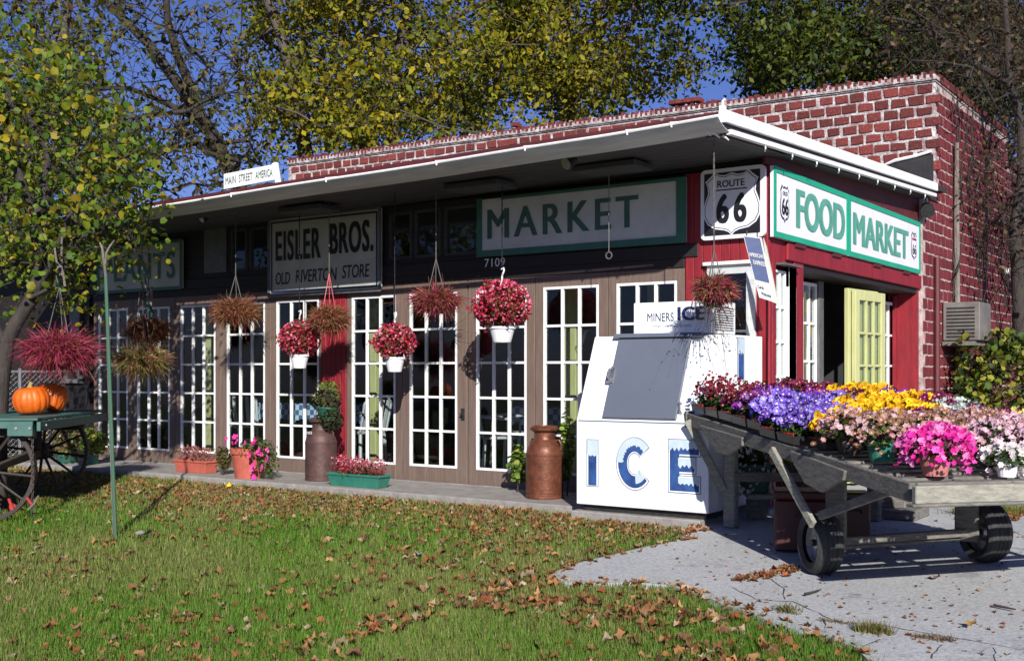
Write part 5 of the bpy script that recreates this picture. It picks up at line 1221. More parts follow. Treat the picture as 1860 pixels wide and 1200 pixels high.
def cart_plant(a,b,sp,zoff=0,big=1.,tray=True):
    S=SPEC[sp]; base=K(a,b,dz_(a)+.012+zoff); zc=base.z
    count[sp]=count.get(sp,0)+1
    pot_kind='flower_flat' if sp in ('maroon','redsnap','violet','purple','yellow','burgundy') else 'potted_flowers'
    px,py=proj(base)
    t=thing(pot_kind,'',('flower tray' if pot_kind=='flower_flat' else 'potted flowers'),base); t['_px']=px; t['_py']=py; t['_sp']=sp
    if pot_kind=='flower_flat':
        mb=MB(); hw=.15; hl=.125; 
        vs=[]
        for z,k in ((0,.93),(.055,1.0),(.055,.94),(.03,.92)):
            for u,v in ((-hl,-hw),(hl,-hw),(hl,hw),(-hl,hw)): vs.append(K(a+u*k,b+v*k,zc+z+.0795*u*k))
        mb.add(vs,[(3,2,1,0)]+[(i*4+k,i*4+(k+1)%4,(i+1)*4+(k+1)%4,(i+1)*4+k) for i in range(3) for k in range(4)]+[(12,13,14,15)]); mb.build('tray',M['blacktray'],t)
        mb=MB()
        for i in range(4): u=-.09+.06*i; mb.beam(K(a+u,b-.142,zc+.045),K(a+u,b-.142,zc+.068),.045,.004,up=tuple(Wd_))
        if b<.3: mb.build('cell_insert',M['redtray'],t)
        hp=.07; top=zc+.055; rx_,ry_,rzv=.15,.15,.075
    else:
        r=.085*big; mb=MB(); pm_ = M['pinkpot'] if sp=='hotpink' else (M['whitepot'] if sp in('white','lemon') else M['greenpot'] if rnd.random()<.08 else M['blacktray'])
        mb.lathe([(0,0),(r*.75,0),(r*.98,.09*big),(r*1.06,.09*big),(r*1.06,.115*big),(r*.95,.11*big),(0,.10*big)],base,18); mb.build('pot',pm_,t)
        top=zc+.11*big; rx_=ry_=.185*big; rzv=.085*big
    c=Vector((base.x,base.y,top+rzv*.45))
    n=int(520*big*big)
    P=unit(n)*rng.uniform(.5,1,(n,1))*[rx_,ry_,rzv]+np.array(c); P[:,2]=np.maximum(P[:,2],top-.02)
    leafc = [(.30,.36,.33),(.42,.47,.44)] if sp=='silver' else [(.035,.07,.018),(.06,.11,.025),(.09,.15,.035),(.02,.035,.012)]
    npmesh('foliage',*leafset(P,.034 if sp!='silver' else .03,leafc,nrm=(P-np.array(c))*4),M['leaf'],t)
    nf=int({'silver':90,'lemon':60,'redsnap':130,'mum':210,'mumpink':210,'orange':290,'hotpink':420,'white':210}.get(sp,105)*big*big*(1.0))
    P=unit(nf); P[:,2]=np.abs(P[:,2]); P=P*rng.uniform(.9,1.1,(nf,1))*[rx_*1.02,ry_*1.02,rzv*1.25]+np.array(c)
    if pot_kind=='flower_flat': P[:,:2]=np.array(c)[:2]+(P[:,:2]-np.array(c)[:2])*1.0; P[:,2]+=rng.uniform(0,.05,nf)
    if sp=='redsnap': P[:,2]+=rng.uniform(0,.09,nf)
    if sp in('mum','mumpink','hotpink','orange','white'): P[:,2]-=rng.uniform(0,.13,nf)*(rng.uniform(0,1,nf)<.5)
    npmesh('blossoms',*blossoms(P,S['s'],S['c'],face=(-.15,-.75,.55),spread=.6,center=S['ctr']),M['petal'],t)
    if sp in ('white','hotpink','orange','mumpink') and rnd.random()<.5:
        q=Vector((base.x,base.y,zc+.10))+Vector((.03,-.12,.0)); mb=MB(); mb.beam(q,q+Vector((.01,-.02,.07)),.045,.003,up=(0,1,0)); mb.build('plant_tag',M['tag'],t)
    return t
plants=[]
a=.42
row=0
while a < CL-.05:
    step=.255 if a>1.75 else .27
    b=.13+(.0 if a>1.75 else (.06 if row%2 else .0))
    bmin = .05 if a>1.2 else .10
    while b < CWd+.05:
        bb=b+rnd.uniform(-.015,.015)
        if bb>=bmin and not (a<.45 and bb<.45):
            q=K(a,bb,dz_(a)+(.14 if a>1.75 else .235)); px,py=proj(q)
            px+=rnd.uniform(-24,24); py+=rnd.uniform(-12,12)
            sp=min(SEEDS,key=lambda s_:(s_[0]-px)**2+((s_[1]-py)*1.6)**2)[2]
            if sp=='hotpink' or (a<.7 and sp=='lemon'): sp='mumpink'
            if a<=1.1 and sp in('maroon','violet','purple','redsnap','silver','burgundy'): sp='mum'
            if a<=1.1 and sp=='yellow': sp='orange' if px<1540 else 'mum'
            if 1.15<a<=2.1 and px>1640 and sp in('mum','mumpink') and bb>.9: sp='burgundy'
            if a>2.1 and sp in('mum','mumpink','hotpink','orange','white'): sp='violet' if px<1530 else 'yellow' if px<1690 else 'burgundy'
            z_extra = .0 if a<2.0 else .02
            if a>2.7 and px>1385 and rnd.random()<.6: sp=rnd.choice(['maroon','purple','maroon','silver']); z_extra+=.035
            plants.append(cart_plant(a,bb,sp,z_extra,big=1.0 if a>1.75 else 1.04))
        b += .315 if a>1.75 else .30
    a+=step; row+=1
plants.append(cart_plant(.20,.22,'hotpink',0,big=1.0)); plants.append(cart_plant(.38,.36,'hotpink',0.02,big=.9)); plants.append(cart_plant(.12,.60,'white',0,big=.7))
# labels that single each one out: by rank within its species, from its place on the cart
bysp={}
for t in plants: bysp.setdefault(t['_sp'],[]).append(t)
ORD=['','second','third','fourth','fifth','sixth','seventh','eighth','ninth','tenth','eleventh','twelfth','thirteenth','fourteenth','fifteenth','sixteenth','seventeenth','eighteenth','nineteenth','twentieth']
for sp,L_ in bysp.items():
    rows={}
    for t in L_:
        q=Vector(t.location)-F0; ra=round(-(q.dot(Ld_))/.27); rows.setdefault(ra,[]).append(t)
    rk=sorted(rows)
    for i,ra in enumerate(rk):
        rw=sorted(rows[ra],key=lambda t:t['_px'])
        rn='only row' if len(rk)==1 else ('front row' if i==0 else ('back row' if i==len(rk)-1 else (ORD[i]+' row from the front')))
        for j,t in enumerate(rw):
            cn='' if len(rw)==1 else ('leftmost in their ' if j==0 else ('rightmost in their ' if j==len(rw)-1 else ORD[j]+' from left in their '))
            t['label']=(('tray' if t.name.startswith('flower_flat') else 'pot')+' of '+SPEC[sp]['lab']+', '+(cn or 'alone in the ')+rn)
            t['group']=SPEC[sp]['lab']+' on the flower cart'
for t in plants:
    for k in ('_px','_py','_sp'): del t[k]
# things under and behind the cart
def crate(px,py,wd,dp,h,rot,label,mat,cat='box'):
    q=gp(px,py); q.z+=.014; t=thing('storage_box',label,cat,q); Tm=Matrix.Translation(q)@Matrix.Rotation(rot,4,'Z')
    mb=MB(); mb.box((-wd/2,-dp/2,0),(wd/2,dp/2,h*.86),Tm); mb.build('box_body',mat,t,bevel=.015)
    mb=MB(); mb.box((-wd/2-.01,-dp/2-.01,h*.861),(wd/2+.01,dp/2+.01,h),Tm); mb.build('lid',mat,t,bevel=.01)
    mb=MB(); mb.tube([Tm@Vector((-.06,-dp/2-.012,h*.6)),Tm@Vector((-.06,-dp/2-.03,h*.66)),Tm@Vector((.06,-dp/2-.03,h*.66)),Tm@Vector((.06,-dp/2-.012,h*.6))],.006,5); mb.build('handle',M['darkmetal'],t)
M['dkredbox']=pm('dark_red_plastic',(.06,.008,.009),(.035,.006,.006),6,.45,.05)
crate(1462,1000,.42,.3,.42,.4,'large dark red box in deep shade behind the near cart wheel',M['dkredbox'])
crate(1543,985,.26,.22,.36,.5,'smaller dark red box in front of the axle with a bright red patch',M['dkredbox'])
q=gp(1420,945); q.z+=.014; t=thing('bench','low mossy wooden bench behind the cart carrying flower pots','bench',q)
p0,p1=Vector((-3.75,8.75,.19)),Vector((-2.9,9.25,.19))
mb=MB(); mb.beam(p0,p1,.34,.045); mb.build('seat_plank',M['woodlight'],t,bevel=.01)
for f in (.1,.9): 
    p=p0.lerp(p1,f); mb=MB(); mb.box((p.x-.05,p.y-.12,g(p.y)+.013),(p.x+.05,p.y+.12,.165)); mb.build('leg',M['wood'],t)
for f,lab,pl,fl in ((.08,'white flowered pot standing on the mossy bench',DKG,[(.75,.76,.78)]),(.42,'yellow-green leafy tub on the bench behind the cart',[(.24,.30,.04),(.14,.20,.03),(.34,.30,.05)],None)):
    p=p0.lerp(p1,f)+Vector((0,0,.024)); t=thing('flower_pot',lab,'flower pot',p)
    mb=MB(); mb.lathe([(0,0),(.11,0),(.15,.2),(.165,.2),(.165,.235),(0,.22)],p,22); mb.build('pot',M['rustcan'] if fl is None else M['darkgreenpot'],t)
    bushy(t,p+Vector((0,0,.32)),.21,.18,.13,700,.04,pl)
    if fl: npmesh('blossoms',*blossoms(unit(150)*[.2,.18,.22]+np.array(p)+[-.05,-.05,.2],.034,fl),M['petal'],t)
q=gp(1592,945); t=thing('step_block','dark wooden step by the entry seen under the cart','step',q)
for i,(w_,h_) in enumerate(((.5,.08),(.4,.17))):
    mb=MB(); mb.box((q.x-.2,q.y+.1*i,g(q.y)+.015+(0 if i==0 else .081)),(q.x-.2+w_,q.y+.45,g(q.y)+.015+h_)); mb.build('tread',M['wood'],t,bevel=.008)

# ================================================================== GREEN TABLE WAGON AND PUMPKINS
A_=Vector((-9.35,5.92,0)); Sd=Vector((-.64,.77,0)).normalized(); Pd=Vector((-.77,-.64,0)).normalized(); TZ=.785
def TW(p,s,z): q=A_+Pd*p+Sd*s; return Vector((q.x,q.y,z))
wag=thing('display_wagon','old iron-wheeled wagon with a dark green plank top holding pumpkins','wagon',TW(.8,1,g(6)))
for i in range(9):
    s0=.25*i; mb=MB(); mb.beam(TW(-.03,s0+.122,TZ-.012),TW(2.6,s0+.122,TZ-.012),.24,.024); mb.build('top_board',M['teal'],wag,bevel=.003)
mb=MB(); mb.beam(TW(-.045,-.02,TZ-.075),TW(-.045,2.27,TZ-.075),.035,.085); mb.build('end_rail',M['teal'],wag,bevel=.004)
mb=MB(); mb.beam(TW(-.0,-.02,TZ-.06),TW(2.6,-.02,TZ-.06),.035,.065); mb.build('side_rail',M['teal'],wag,bevel=.004)
mb=MB(); mb.beam(TW(.0,-.0,TZ-.11),TW(.22,-.0,TZ-.11),.09,.10); mb.build('corner_block',M['teal'],wag,bevel=.004)
for p_,s_ in ((.02,-.045),(.14,-.045)): mb=MB(); c=TW(p_,s_,TZ-.09); mb.tube([c,c-Sd*.01],.014,8); mb.build('bolt',M['steel'],wag)
mb=MB(); c=TW(-.066,.12,TZ-.07); mb.tube([c,c-Pd*.01],.014,8); mb.build('bolt',M['steel'],wag); mb=MB(); c=TW(-.066,2.15,TZ-.07); mb.tube([c,c-Pd*.01],.012,8); mb.build('bolt',M['redpaint'],wag)
for s_ in (.35,1.9): mb=MB(); mb.beam(TW(.1,s_,TZ-.15),TW(2.4,s_,TZ-.15),.08,.10); mb.build('bolster',M['iron'],wag)
wr=.47
for s_ in (.10,1.75):
    for pp in (.48,2.1):
        c=TW(pp,s_,0); c.z=g(c.y)-.0+wr
        Rm=Matrix.Rotation(math.atan2(Pd.y,Pd.x),3,'Z')
        def W_(r_,an,o): return c+Rm@Vector((r_*math.cos(an),o,r_*math.sin(an)))
        mb=MB(); n=44; vs=[]; 
        for k in range(n):
            an=2*PI*k/n; vs += [W_(wr,an,-.03),W_(wr,an,.03),W_(wr-.035,an,.03),W_(wr-.035,an,-.03)]
        mb.add(vs,[(4*k+j,4*k+(j+1)%4,4*((k+1)%n)+(j+1)%4,4*((k+1)%n)+j) for k in range(n) for j in range(4)]); wo=mb.build('wheel',M['iron'],wag)
        for k in range(12):
            an=2*PI*k/12+.12; mb=MB(); mb.tube([W_(.07,an,0),W_(wr-.03,an,0)],[.016,.011],6); mb.build('spoke',M['iron'],wo)
        mb=MB(); ax=Rm@Vector((0,1,0)); mb.tube([c-ax*.12,c-ax*.09,c-ax*.085,c+ax*.085,c+ax*.12],[.05,.06,.085,.085,.05],16); mb.build('hub',M['iron'],wo)
for pp in (.48,2.1): 
    c=TW(pp,.2,0); c.z=g(c.y)+wr; c2=TW(pp,1.7,0); c2.z=g(c2.y)+wr; mb=MB(); mb.beam(c,c2,.07,.07); mb.build('axle',M['iron'],wag)
    [(lambda mb,s_: (mb.beam(TW(pp,s_,c.z),TW(pp,s_,TZ-.12),.07,.05), mb.build('upright',M['iron'],wag)))(MB(),s_) for s_ in (.4,1.6)]
# hanging chain at the corner
mb=MB(); c=TW(.02,.02,TZ-.1); i=0; z=c.z; end=g(c.y)+.03
while z>end:
    aa=0 if i%2 else PI/2; mb.tube([Vector((c.x+.011*math.cos(u)*math.cos(aa),c.y+.011*math.cos(u)*math.sin(aa),z-.018+.022*math.sin(u))) for u in [2*PI*k/8 for k in range(8)]],.004,4,closed=True); z-=.034; i+=1
mb.build('hanging_chain',M['iron'],wag)
for (pa_,pb_) in (((16,905),(24,925)),((49,903),(58,915))): 
    q1=at(*pa_,9.9); q2=at(*pb_,9.9); mb=MB(); mb.beam(q1,q2,.02,.02); mb.build('red_drawbar',M['redpaint'],wag)
mb=MB(); mb.tube([at(70,900,9.8),at(62,914,9.75),at(50,926,9.7)],.008,6); mb.build('hook_rod',M['palebark'],wag)
q=gp(24,932); mb=MB(); mb.lathe([(0,0),(.05,0),(.055,.05),(.03,.09),(0,.1)],q,10); mb.build('jack_foot',M['redpaint'],wag)
def pumpkin(px,py,wpx,hpx,d,label,tilt):
    c=at(px,py,d); r=wpx*d/F_PX/2; h=hpx*d/F_PX/2; c.z=TZ+.001+h*.96; t=thing('pumpkin',label,'pumpkin',c,'pumpkins on the green wagon top')
    mb=MB(); n=96; m_=20; Tm=Matrix.Rotation(tilt,3,'X')@Matrix.Rotation(.4,3,'Z'); vs=[]
    for i in range(m_+1):
        ph=-PI/2+PI*i/m_
        for k in range(n):
            th=2*PI*k/n; rib=1-.055*abs(math.cos(th*7.5))**6*math.cos(ph)**.4 if math.cos(ph)>1e-6 else 1
            rr=r*math.cos(ph)**.78*rib if math.cos(ph)>0 else 0; z=h*math.sin(ph)*(1-.16*max(0,abs(math.sin(ph))-.75)/.25)
            vs.append(Vector((rr*math.cos(th),rr*math.sin(th),z)))
    vs=[c+Tm@v for v in vs]
    mb.add(vs,[(i*n+k,i*n+(k+1)%n,(i+1)*n+(k+1)%n,(i+1)*n+k) for i in range(m_) for k in range(n)]); mb.build('rind',M['pumpkin'],t,smooth=True)
    mb=MB(); mb.tube([c+Tm@Vector((0,0,h*.82)),c+Tm@Vector((.005,0,h*1.0)),c+Tm@Vector((.02,.01,h*1.14))],[.028,.018,.020],7); mb.build('stem',M['stem'],t)
pumpkin(57,721,65,56,10.9,'round orange pumpkin in front on the green wagon top',.12)
pumpkin(93,713,56,58,11.5,'orange pumpkin standing behind and right of the other one',-.25)

# green stake
q=gp(210,976); t=thing('garden_stake','tall thin green stake with a forked grey top standing in the lawn','stake',q); tp=at(192,500,9.34)
mb=MB(); mb.tube([q-Vector((0,0,.05)),q.lerp(tp,.5),tp],[.016,.015,.014],8); mb.build('pole',M['polegreen'],t)
mb=MB(); mb.tube([q+Vector((-.025,0,0)),q.lerp(tp,.5)+Vector((-.02,0,0)),tp+Vector((-.012,0,.05))],[.008,.008,.007],6); mb.build('rod',M['palebark'],t)
mb=MB(); mb.tube([tp,at(188,470,9.34),at(186,452,9.34),at(181,440,9.34)],[.012,.011,.009,.006],6); mb.tube([at(191,480,9.34),at(193,460,9.34),at(199,448,9.34),at(208,436,9.34)],[.010,.009,.008,.005],6); mb.build('fork',M['palebark'],t)

# ================================================================== TREES
def segs_mesh(name, A, B, ra, rb, mat, parent, n=5):
    d = B-A; L = np.linalg.norm(d,axis=1,keepdims=True)+1e-9; d/=L
    ref = np.where(np.abs(d[:,2:3])>.9, [[1.,0,0]], [[0,0,1.]]); u=np.cross(d,ref); u/=np.linalg.norm(u,axis=1,keepdims=True); v=np.cross(d,u)
    V=[]
    for P,r in ((A-d*ra[:,None]*.3,ra),(B+d*rb[:,None]*.3,rb)):
        for k in range(n): V.append(P+(u*math.cos(2*PI*k/n)+v*math.sin(2*PI*k/n))*r[:,None])
    V=np.stack(V,1).reshape(-1,3); i=np.arange(len(A))[:,None]*2*n
    F=np.concatenate([i+np.array([k,(k+1)%n,(k+1)%n+n,k+n]) for k in range(n)],0)
    return npmesh(name,V,F,None,mat,parent,smooth=True)
def tree(name,label,trunks,targets,leafn,leafsize,palette,bark,rtip=.012,step=.8,twigs=5,twiglen=.7,spread=.22,shape='rhomb',pw=.47,wobble=.12,group=None,cat='tree',up=.3,asp=.6):
    pos=[];par=[];fix=[]
    for path in trunks:
        prev=path.get('join',-1); pts=path['p']; rr=path['r']
        if prev==-2:      # nearest existing
            prev=int(np.argmin(np.linalg.norm(np.array(pos)-np.array(pts[0]),axis=1)))
        for i in range(len(pts)-1):
            a=np.array(pts[i]);b=np.array(pts[i+1]); m_=max(1,int(np.linalg.norm(b-a)/step))
            for k in range(m_):
                t_=k/m_; pos.append(a+(b-a)*t_+rng.normal(0,.02*step,3)); par.append(prev); fix.append(rr[0]+(rr[1]-rr[0])*((i+t_)/(len(pts)-1))); prev=len(pos)-1
        pos.append(np.array(pts[-1])); par.append(prev); fix.append(rr[1])
    ntr=len(pos); base=Vector(pos[0]); base.z=0
    P=np.zeros((len(targets)*26+ntr,3)); P[:ntr]=pos; cnt=ntr
    tp0=P[:ntr]; dm=np.array([np.min(np.linalg.norm(tp0-t_,axis=1)) for t_ in targets]); order=np.argsort(dm); tips=[]
    low=0
    for oi in order:
        t_=targets[oi]; dd=np.linalg.norm(P[:cnt]-t_,axis=1)+ (P[:cnt,2]>t_[2]+.3)*.8; j=int(np.argmin(dd)); s_=P[j]; D=np.linalg.norm(t_-s_)
        m_=min(24,max(1,int(D/step)+1)); per=rng.normal(0,wobble*D*.5,3); prev=j
        for k in range(1,m_+1):
            f=k/m_; q=s_+(t_-s_)*f+per*math.sin(PI*f)+rng.normal(0,.05*step,3); P[cnt]=q; par.append(prev); fix.append(0); prev=cnt; cnt+=1
        tips.append(prev)
    P=P[:cnt]; par=np.array(par); w_=np.zeros(cnt); w_[tips]=1
    for i in range(cnt-1,-1,-1):
        if par[i]>=0: w_[par[i]]+=w_[i]
    rad=np.maximum(rtip*np.maximum(w_,1)**pw,np.array(fix)*.999)
    rad[:ntr]=np.maximum(np.array(fix[:ntr]), np.minimum(rad[:ntr],np.array(fix[:ntr])*1.15))
    t=thing(name,label,cat,base,group)
    idx=np.arange(cnt); has=par>=0
    tr=idx[(idx<ntr)&has]; br=idx[(idx>=ntr)]
    segs_mesh('trunk',P[par[tr]],P[tr],rad[par[tr]]*1.0,rad[tr],bark,t,8)
    limbs_=segs_mesh('limbs',P[par[br]],P[br],np.minimum(rad[par[br]],rad[br]*1.35),rad[br],bark,t,5)
    tipsP=P[rng.choice(br,len(tips)*twigs)] if twigs else P[tips]
    tipsP=np.concatenate([P[tips],P[tips],tipsP]); nn=len(tipsP)
    dr=unit(nn); dr[:,2]+=.25; E=tipsP+dr*twiglen*rng.uniform(.4,1.2,(nn,1))
    mid=(tipsP+E)/2+rng.normal(0,.06*twiglen,(nn,3))
    props(limbs_,kind='stuff')
    tw_=segs_mesh('twigs',np.concatenate([tipsP,mid]),np.concatenate([mid,E]),np.full(2*nn,rtip*.55),np.concatenate([np.full(nn,rtip*.45),np.full(nn,rtip*.25)]),bark,t,3)
    props(tw_,kind='stuff')
    if leafn:
        k=rng.integers(0,nn,leafn); f=rng.uniform(.25,1.1,(leafn,1))
        L_=tipsP[k]*(1-f)+E[k]*f+rng.normal(0,spread,(leafn,3))
        tone=pal(palette,nn,.12)[k]*.55+pal(palette,leafn,.15)*.45
        npmesh('crown',*leafset(L_,leafsize,palette,up=up,shape=shape,asp=asp,cols=tone),M['leaf'],t)
    return t
def region(n, boxes, holes=(), cl=0):
    out=[]; W_=np.array([b[6] if len(b)>6 else 1 for b in boxes],float); W_/=W_.sum()
    while len(out)<n:
        b=boxes[rng.choice(len(boxes),p=W_)]; px=rng.uniform(b[0],b[1]); py=rng.uniform(b[2],b[3]); d=rng.uniform(b[4],b[5])
        if any((px-h[0])**2+(py-h[1])**2<h[2]**2*rng.uniform(.7,1.3) for h in holes): continue
        out.append(np.array(at(px,py,d)))
    return np.array(out)
def TP(lst,d,dd=0): return [tuple(at(px,py,d+dd*i)) for i,(px,py) in enumerate(lst)]
OLIVE=[(.24,.25,.014),(.16,.20,.014),(.36,.30,.014),(.08,.12,.014),(.42,.32,.016),(.05,.07,.015),(.20,.15,.02)]
DARKG=[(.035,.065,.012),(.06,.10,.014),(.02,.035,.012),(.11,.14,.016),(.17,.17,.02)]
SPARSE=[(.10,.11,.02),(.07,.08,.02),(.14,.11,.04),(.17,.12,.05),(.05,.06,.02)]
HOL=[(1290,50,38),(1245,95,26),(1205,150,16),(960,180,26),(925,215,26),(985,120,12),(1075,95,14),(590,205,12),(625,300,14),(660,250,13),(1115,175,18),(1180,205,20),(820,232,14),(1510,115,14),(1140,60,10),(880,180,12),(1235,200,14),(1310,150,10)]
g0=lambda px,d: tuple(Vector((at(px,675,d).x,at(px,675,d).y,0)))
# A: leaning, nearly bare tree, upper left
tree('shade_tree','leaning half bare tree with a thick forked trunk against the blue sky at left',
 [dict(p=[g0(500,27)]+TP([(450,400),(425,325),(395,262),(362,205),(318,140),(270,80),(215,25),(170,-20),(120,-90)],27),r=(.22,.06)),
  dict(join=-2,p=TP([(362,205),(345,160),(322,100),(305,40),(300,-40),(310,-130)],27,-.3),r=(.13,.05)),
  dict(join=-2,p=TP([(385,250),(345,210),(290,180),(235,162),(150,160)],27,-.5),r=(.10,.04)),
  dict(join=-2,p=TP([(405,280),(360,262),(310,268),(250,270)],27,.4),r=(.06,.025))],
 region(120,[(120,480,-140,380,23,31,2),(-60,300,-140,300,22,30,1.4),(300,500,60,360,24,30,1)]),4800,.20,SPARSE,M['darkbark'],rtip=.015,twigs=3,twiglen=1.3,spread=.25,asp=.42)
# B: big olive-gold tree
tree('autumn_tree','big olive and gold autumn tree with dark trunks behind the middle of the roof',
 [dict(p=[g0(640,28)]+TP([(640,330),(665,235),(700,165),(728,90),(742,10),(748,-90)],28),r=(.30,.11)),
  dict(join=-1,p=[g0(715,29.5)]+TP([(712,300),(714,210),(745,130),(800,85),(870,70)],29.5),r=(.22,.06)),
  dict(join=-2,p=TP([(728,90),(770,60),(830,30),(890,0)],28),r=(.09,.04))],
 region(190,[(620,1000,-240,240,24,34,4),(660,900,100,262,25,33,1.2)],HOL),22000,.15,OLIVE,M['bark'],rtip=.013,twigs=4,twiglen=.8,spread=.24)
tree('autumn_tree','olive-gold tree with a forked dark trunk behind the left parapet end',
 [dict(p=[g0(560,26)]+TP([(565,330),(545,220),(530,130),(505,50),(478,-20),(450,-90)],26),r=(.2,.08)),
  dict(join=-2,p=TP([(530,130),(560,60),(575,0),(590,-80)],26,.3),r=(.12,.05))],
 region(115,[(470,680,-240,240,24,31,4),(480,620,120,290,24,28,1.4)],HOL),14000,.15,OLIVE,M['bark'],rtip=.013,twigs=4,twiglen=.8,spread=.24)
tree('autumn_tree','yellow-olive tree to the right of the many-trunked one, above the middle of the parapet',
 [dict(p=[g0(1030,31)]+TP([(1030,300),(1035,180),(1010,90),(1040,0),(1050,-120)],31),r=(.26,.08)),
  dict(join=-2,p=TP([(1035,180),(1090,110),(1150,40),(1190,-40)],31),r=(.11,.04))],
 region(190,[(880,1290,-260,165,26,35,3),(900,1180,80,215,27,33,1)],HOL),26000,.15,OLIVE+[(.12,.13,.016)],M['bark'],rtip=.013,twigs=4,twiglen=.8,spread=.24)
tree('green_tree','dark green leafy tree behind the parapet near the corner',
 [dict(p=[g0(1400,29)]+TP([(1400,260),(1390,120),(1410,20),(1430,-100)],29),r=(.28,.09)),
  dict(join=-2,p=TP([(1390,120),(1330,50),(1290,-30)],29),r=(.1,.04))],
 region(270,[(1180,1640,-260,120,24,33,4),(1330,1600,60,165,25,32,1.3),(1560,1760,-150,140,25,33,1.3)],HOL),34000,.15,DARKG,M['darkbark'],rtip=.013,twigs=4,twiglen=.85,spread=.28)
tree('green_tree','dark tree mass behind the far end of the brick side wall',
 [dict(p=[g0(1900,33)]+TP([(1900,300),(1890,120),(1880,-20)],33),r=(.3,.1))],
 region(330,[(1600,2100,-200,330,28,38,3),(1600,1880,-60,200,24,28,1.6),(1840,2150,250,560,30,38,1.5)]),40000,.17,[(.03,.05,.014),(.045,.06,.016),(.06,.055,.02),(.09,.07,.025)],M['darkbark'],rtip=.014,twigs=5,twiglen=.9,spread=.34)
# D: bare, vine covered tree hard by the side wall
tree('bare_tree','grey vine-hung bare tree at the right edge with a few brown leaves',
 [dict(p=[g0(1878,15.6)]+TP([(1872,700),(1856,600),(1850,500),(1845,420),(1858,330),(1856,230),(1835,150),(1830,60),(1820,-60)],15.6),r=(.13,.03)),
  dict(join=-2,p=TP([(1856,230),(1880,150),(1900,40),(1910,-80)],15.6),r=(.05,.02)),
  dict(join=-2,p=TP([(1835,150),(1760,110),(1700,60),(1640,40),(1600,30)],15.6,.15),r=(.05,.015)),
  dict(join=-2,p=TP([(1856,600),(1800,640),(1770,690)],15.6),r=(.05,.02))],
 region(200,[(1590,1900,-120,150,14.3,18,3),(1700,2000,60,330,14.0,17,2),(1740,1960,280,460,14.4,16.5,1)]),3800,.08,[(.10,.05,.03),(.07,.04,.025),(.26,.15,.07),(.05,.05,.02),(.04,.035,.02)],M['darkbark'],rtip=.005,step=.4,twigs=7,twiglen=.6,spread=.15)
# far-left big green tree and near redbud
tree('green_tree','mid green leafy tree filling the top left corner behind the redbud',
 [dict(p=[g0(-20,19)]+TP([(-15,500),(10,330),(60,200),(110,90),(130,-40)],19),r=(.2,.06)),dict(join=-2,p=TP([(10,330),(-30,200),(-60,80)],19),r=(.1,.04))],
 region(150,[(-160,190,-120,330,17,22,3),(60,250,180,400,17,21,1.6),(-120,60,250,560,18,21,1)]),6800,.12,[(.07,.10,.016),(.045,.07,.016),(.12,.13,.02),(.18,.15,.02),(.15,.09,.03)],M['bark'],rtip=.010,step=.6,twigs=3,twiglen=.7,spread=.2)
RED_=[(.10,.19,.015),(.07,.14,.015),(.15,.23,.02),(.10,.17,.015),(.30,.28,.015),(.05,.09,.02),(.42,.28,.02),(.06,.11,.02),(.20,.24,.02)]
tree('redbud_tree','redbud tree with heart shaped green and yellow leaves hanging over the pumpkins',
 [dict(p=[tuple(gp(-8,925))]+TP([(-4,800),(2,700),(8,620),(30,585),(58,540),(72,480),(60,400),(30,300)],11.3),r=(.10,.04)),
  dict(join=-2,p=TP([(58,540),(90,480),(120,410),(150,340)],11.3,-.05),r=(.04,.015)),dict(join=-2,p=TP([(8,620),(-30,560),(-70,480)],11.3),r=(.05,.02)),
  dict(join=-2,p=TP([(60,540),(100,520),(118,470),(150,430)],11.2,-.06),r=(.02,.01))],
 region(190,[(-60,200,150,450,10.6,13.4,3),(-40,140,430,560,10.8,12.6,.8),(140,260,250,455,10.4,12.4,.9),(-60,180,60,250,11.5,14,.8)]),5600,.070,RED_,M['darkbark'],rtip=.006,step=.3,twigs=3,twiglen=.42,spread=.13,shape='heart',up=.5)

# ivy and dry vines on the side wall
t=thing('ivy','yellow-green ivy climbing the base of the brick side wall beside the vine-hung tree','plant',(-3.6,16.5,0))
n=1900; L_=[]
while len(L_)<n:
    px=rng.uniform(1735,1880); py=rng.uniform(600,800)
    if rng.uniform()<.35+.65*(math.sin(px*.09)*math.cos(py*.07)+math.sin(px*.031+py*.05)>.1): L_.append(np.array(at(px,py,14.6+rng.uniform(-.6,.7)+(px-1735)*.004)))
npmesh('leaves',*leafset(np.array(L_),.085,[(.10,.15,.02),(.22,.24,.03),(.05,.08,.015),(.03,.045,.015),(.30,.27,.04)],shape='heart',up=.2),M['leaf'],t)
A0=np.array([np.array(at(rng.uniform(1745,1870),rng.uniform(600,760),15+rng.uniform(-.4,.4))) for _ in range(60)]); B0=A0+rng.normal(0,.35,A0.shape)+[0,0,.2]
segs_mesh('stems',A0,B0,np.full(60,.012),np.full(60,.006),M['darkbark'],t,4)
for o_ in t.children:
    if o_.name.startswith('stems'): o_['kind']='stuff'
t=thing('dry_vine','tangle of dry brown vines hanging on the upper brick side wall','plant',(-3.7,17,2))
A0=[];B0=[]
for k in range(150):
    y=rng.uniform(16.2,21); z=rng.uniform(2.3,4.4); p=np.array([-3.70+rng.uniform(0,.25),y,z])
    for s_ in range(5):
        q=p+np.array([rng.normal(0,.04),rng.normal(0,.09),-rng.uniform(.08,.22)]); A0.append(p);B0.append(q);p=q
A0=np.array(A0);B0=np.array(B0); segs_mesh('stems',A0,B0,np.full(len(A0),.008),np.full(len(A0),.006),M['darkbark'],t,3)
npmesh('leaves',*leafset(A0[rng.integers(0,len(A0),900)],.06,[(.20,.10,.05),(.12,.07,.04),(.26,.17,.09)]),M['leaf'],t)
